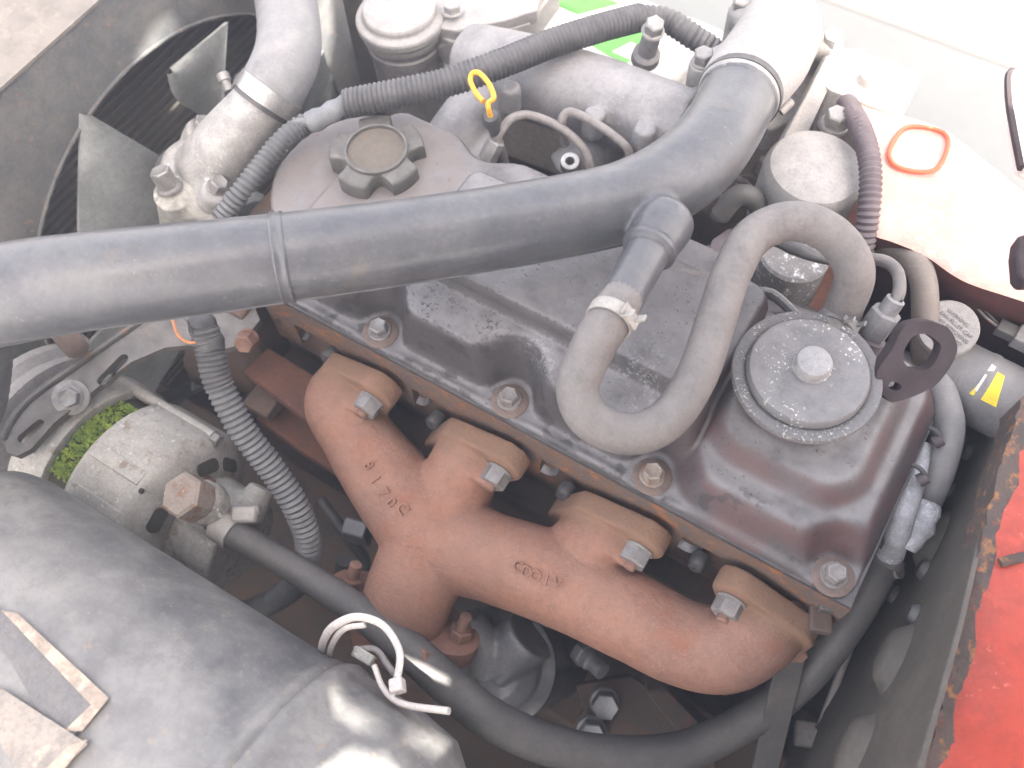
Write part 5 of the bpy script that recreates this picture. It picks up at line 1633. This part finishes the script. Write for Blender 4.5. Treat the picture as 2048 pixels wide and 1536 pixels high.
wrap_patch('sticker', [(1938, 787), (1992, 815), (2010, 752), (1986, 738)], mr + 0.03, 'stickeryellow')
wrap_patch('sticker_panel', [(1948, 781), (1962, 788), (1980, 752), (1970, 748)], mr + 0.045, 'sticker')
pa = on_cyl(1966, 770, m0, mx, mr + 0.055)
pb_ = on_cyl(1975, 750, m0, mx, mr + 0.055)
xx = pb_ - pa
text('lettering', 'BRAKE', 'print', t, on_cyl(1973, 766, m0, mx, mr + 0.06), xx, -_fw.cross(xx) * -1, 0.17, 0.002)
obj('sticker_curl', G().plate([[U(u, v, d=55.2) for u, v in ((1975, 742), (1984, 728), (1992, 734), (1988, 742))]], -_fw, 0.03), 'sticker', t)
# electrical connector with a wire
t = thing('connector', U(2020, 650, z=4), 'small black plug connector on a thin orange black wire', 'connector')
cc = U(2015, 662, z=2)
obj('plug', G().box(cc, (0.7, 0.5, 0.4), X=mx), 'blackplastic', t, bevel=0.08)
obj('socket', G().box(cc + mx * 1.6, (1.1, 0.7, 0.55), X=mx), 'radhose', t, bevel=0.1)
obj('wire', G().tube(spline([U(1942, 585, z=1), U(1950, 610, z=2), U(1972, 635, z=2.2), U(1998, 655, z=2)], 6), 0.1, 8), 'brownhose', t)
obj('wire', G().tube(spline([U(1952, 585, z=1), U(1962, 612, z=2), U(1980, 632, z=2.2), U(1999, 650, z=2)], 6), 0.09, 8), 'blackplastic', t)

# strut and wire at lower right
t = thing('dipstick_strut', U(1545, 1420, z=-6), 'flat dusty steel strut running down from the end of the exhaust manifold', 'strut')
s0, s1 = U(1583, 1310, z=-9), U(1515, 1600, z=-20)
obj('bar', G().box((s0 + s1) / 2, ((s1 - s0).length / 2, 0.95, 0.2), X=s1 - s0, Y=(1, 0.5, 0)), 'bracket', t, bevel=0.06)
put('bolt', 'sb', lambda: bolt_g(1.2, 0.7, 0.8, 0.12), 'rustbolt', t, U(1592, 1296, z=-7.5), (0.4, -0.7, 0.5))
obj('tab', G().box(U(1604, 1285, z=-6.5), (0.9, 0.5, 0.2), X=(0.4, 0.6, -0.5), Y=(0.5, -0.7, 0.3)), 'flange', t, bevel=0.06)
t = thing('clutch_rod', U(1660, 1420, z=-15), 'thin steel rod ending in a small clevis block beside the bulkhead', 'rod')
obj('rod', G().tube([U(1702, 1290, z=-14), U(1628, 1485, z=-20)], 0.3, 10), 'zincdark', t)
obj('clevis', G().box(U(1622, 1470, z=-20), (1.2, 0.9, 0.6), X=(1, 0.4, 0.1)), 'zincdark', t, bevel=0.12)
obj('pin', G().tube([U(1640, 1490, z=-20), U(1680, 1525, z=-20)], [0.7, 0.55], 14), 'zincdark', t)

# inner floor of the bay: chassis rail and undertray, dark
t = thing('undertray', (5, -20, -45), 'dark dirty undertray low in the engine bay', 'undertray')
obj('tray', G().box((-5, -12, -50), (52, 44, 0.5)), 'block', t)
obj('side_wall', G().box((5, -46, -30), (60, 0.5, 18)), 'block', t)
t = thing('chassis_rail', (5, -12, -36), 'dark rusty chassis rail beneath the exhaust manifold', 'chassis rail')
obj('rail', G().box((10, -9, -38), (45, 4, 6)), 'block', t, bevel=0.4)

# ------------------------------------------------------------------ raised bonnet, outside the frame: its shade falls on the engine
t = thing('bonnet', (58, 0, 16), 'unseen raised bonnet shading the engine bay, with openings added for sun patches', 'bonnet')
hx, hz, L_, tilt = 58.0, 16.0, 125.0, math.radians(74)
bd_ = V((-math.cos(tilt), 0, math.sin(tilt)))
bn = V((-math.sin(tilt), 0, -math.cos(tilt)))
B0 = V((hx, 0, hz))


def bpt(s, y): return B0 + bd_ * s + V((0, y, 0))


def shadow_to_bonnet(p):
    """bonnet coordinates (s, y) crossed by the sun ray that reaches p"""
    tt = (B0 - p).dot(bn) / SUN_DIR.dot(bn)
    q = p + SUN_DIR * tt
    return (q - B0).dot(bd_), q.y


outer = [bpt(0, -85), bpt(0, 17), bpt(L_, 17), bpt(L_, -85)]  # outline of the unseen bonnet set by where its shadow edge should fall
sun_holes = []  # openings added and shaped to drop sun patches on shroud and canister
for pp, grow, f in ((((283, 100), (300, 70), (328, 44), (334, 56), (312, 92), (290, 112)), 1.7, lambda u, v: U(u, v, x=FX)),
              (((690, 1352), (716, 1352), (760, 1380), (848, 1424), (900, 1478), (920, 1536), (848, 1510), (787, 1452), (735, 1448), (700, 1424)), 1.45, lambda u, v: on_can(u, v, 9.7)),
              (((640, 1540), (690, 1505), (760, 1520), (790, 1560), (720, 1600), (640, 1600)), 1.2, lambda u, v: on_can(u, v, 9.7)),
              (((640, -5), (655, 10), (660, 60), (650, 110), (636, 100), (632, 40)), 1.5, lambda u, v: U(u, v, x=FX))):
    cu_, cv_ = sum(p[0] for p in pp) / len(pp), sum(p[1] for p in pp) / len(pp)
    pp = [(cu_ + (u - cu_) * grow, cv_ + (v - cv_) * grow) for u, v in pp]
    q = [shadow_to_bonnet(f(u, v)) for u, v in pp]
    sun_holes.append([bpt(s_, y_) for s_, y_ in q])
    print('sun_hole', [(round(a_), round(b_)) for a_, b_ in q])
obj('skin', G().plate([outer] + sun_holes, bn, 0.4), 'bonnetpaint', t)

# ------------------------------------------------------------------ volume added round everything to mimic milky lens veil
hm = bpy.data.materials.new('lens veil volume')
hm.use_nodes = True
hn = hm.node_tree
for n_ in list(hn.nodes):
    if n_.type != 'OUTPUT_MATERIAL': hn.nodes.remove(n_)
pv = hn.nodes.new('ShaderNodeVolumePrincipled')
pv.inputs['Color'].default_value = (0.95, 0.94, 0.955, 1)
pv.inputs['Density'].default_value = VEIL
pv.inputs['Anisotropy'].default_value = 0.2
hn.links.new(pv.outputs[0], [n_ for n_ in hn.nodes if n_.type == 'OUTPUT_MATERIAL'][0].inputs['Volume'])
g = G().box((0, 0, (GZ - 100 + 165) / 2), (900, 900, (165 - GZ + 100) / 2))
M['lens_veil'] = hm
tag(obj('lens_veil', g, 'lens_veil', origin=(0, 0, 0)), kind='stuff')
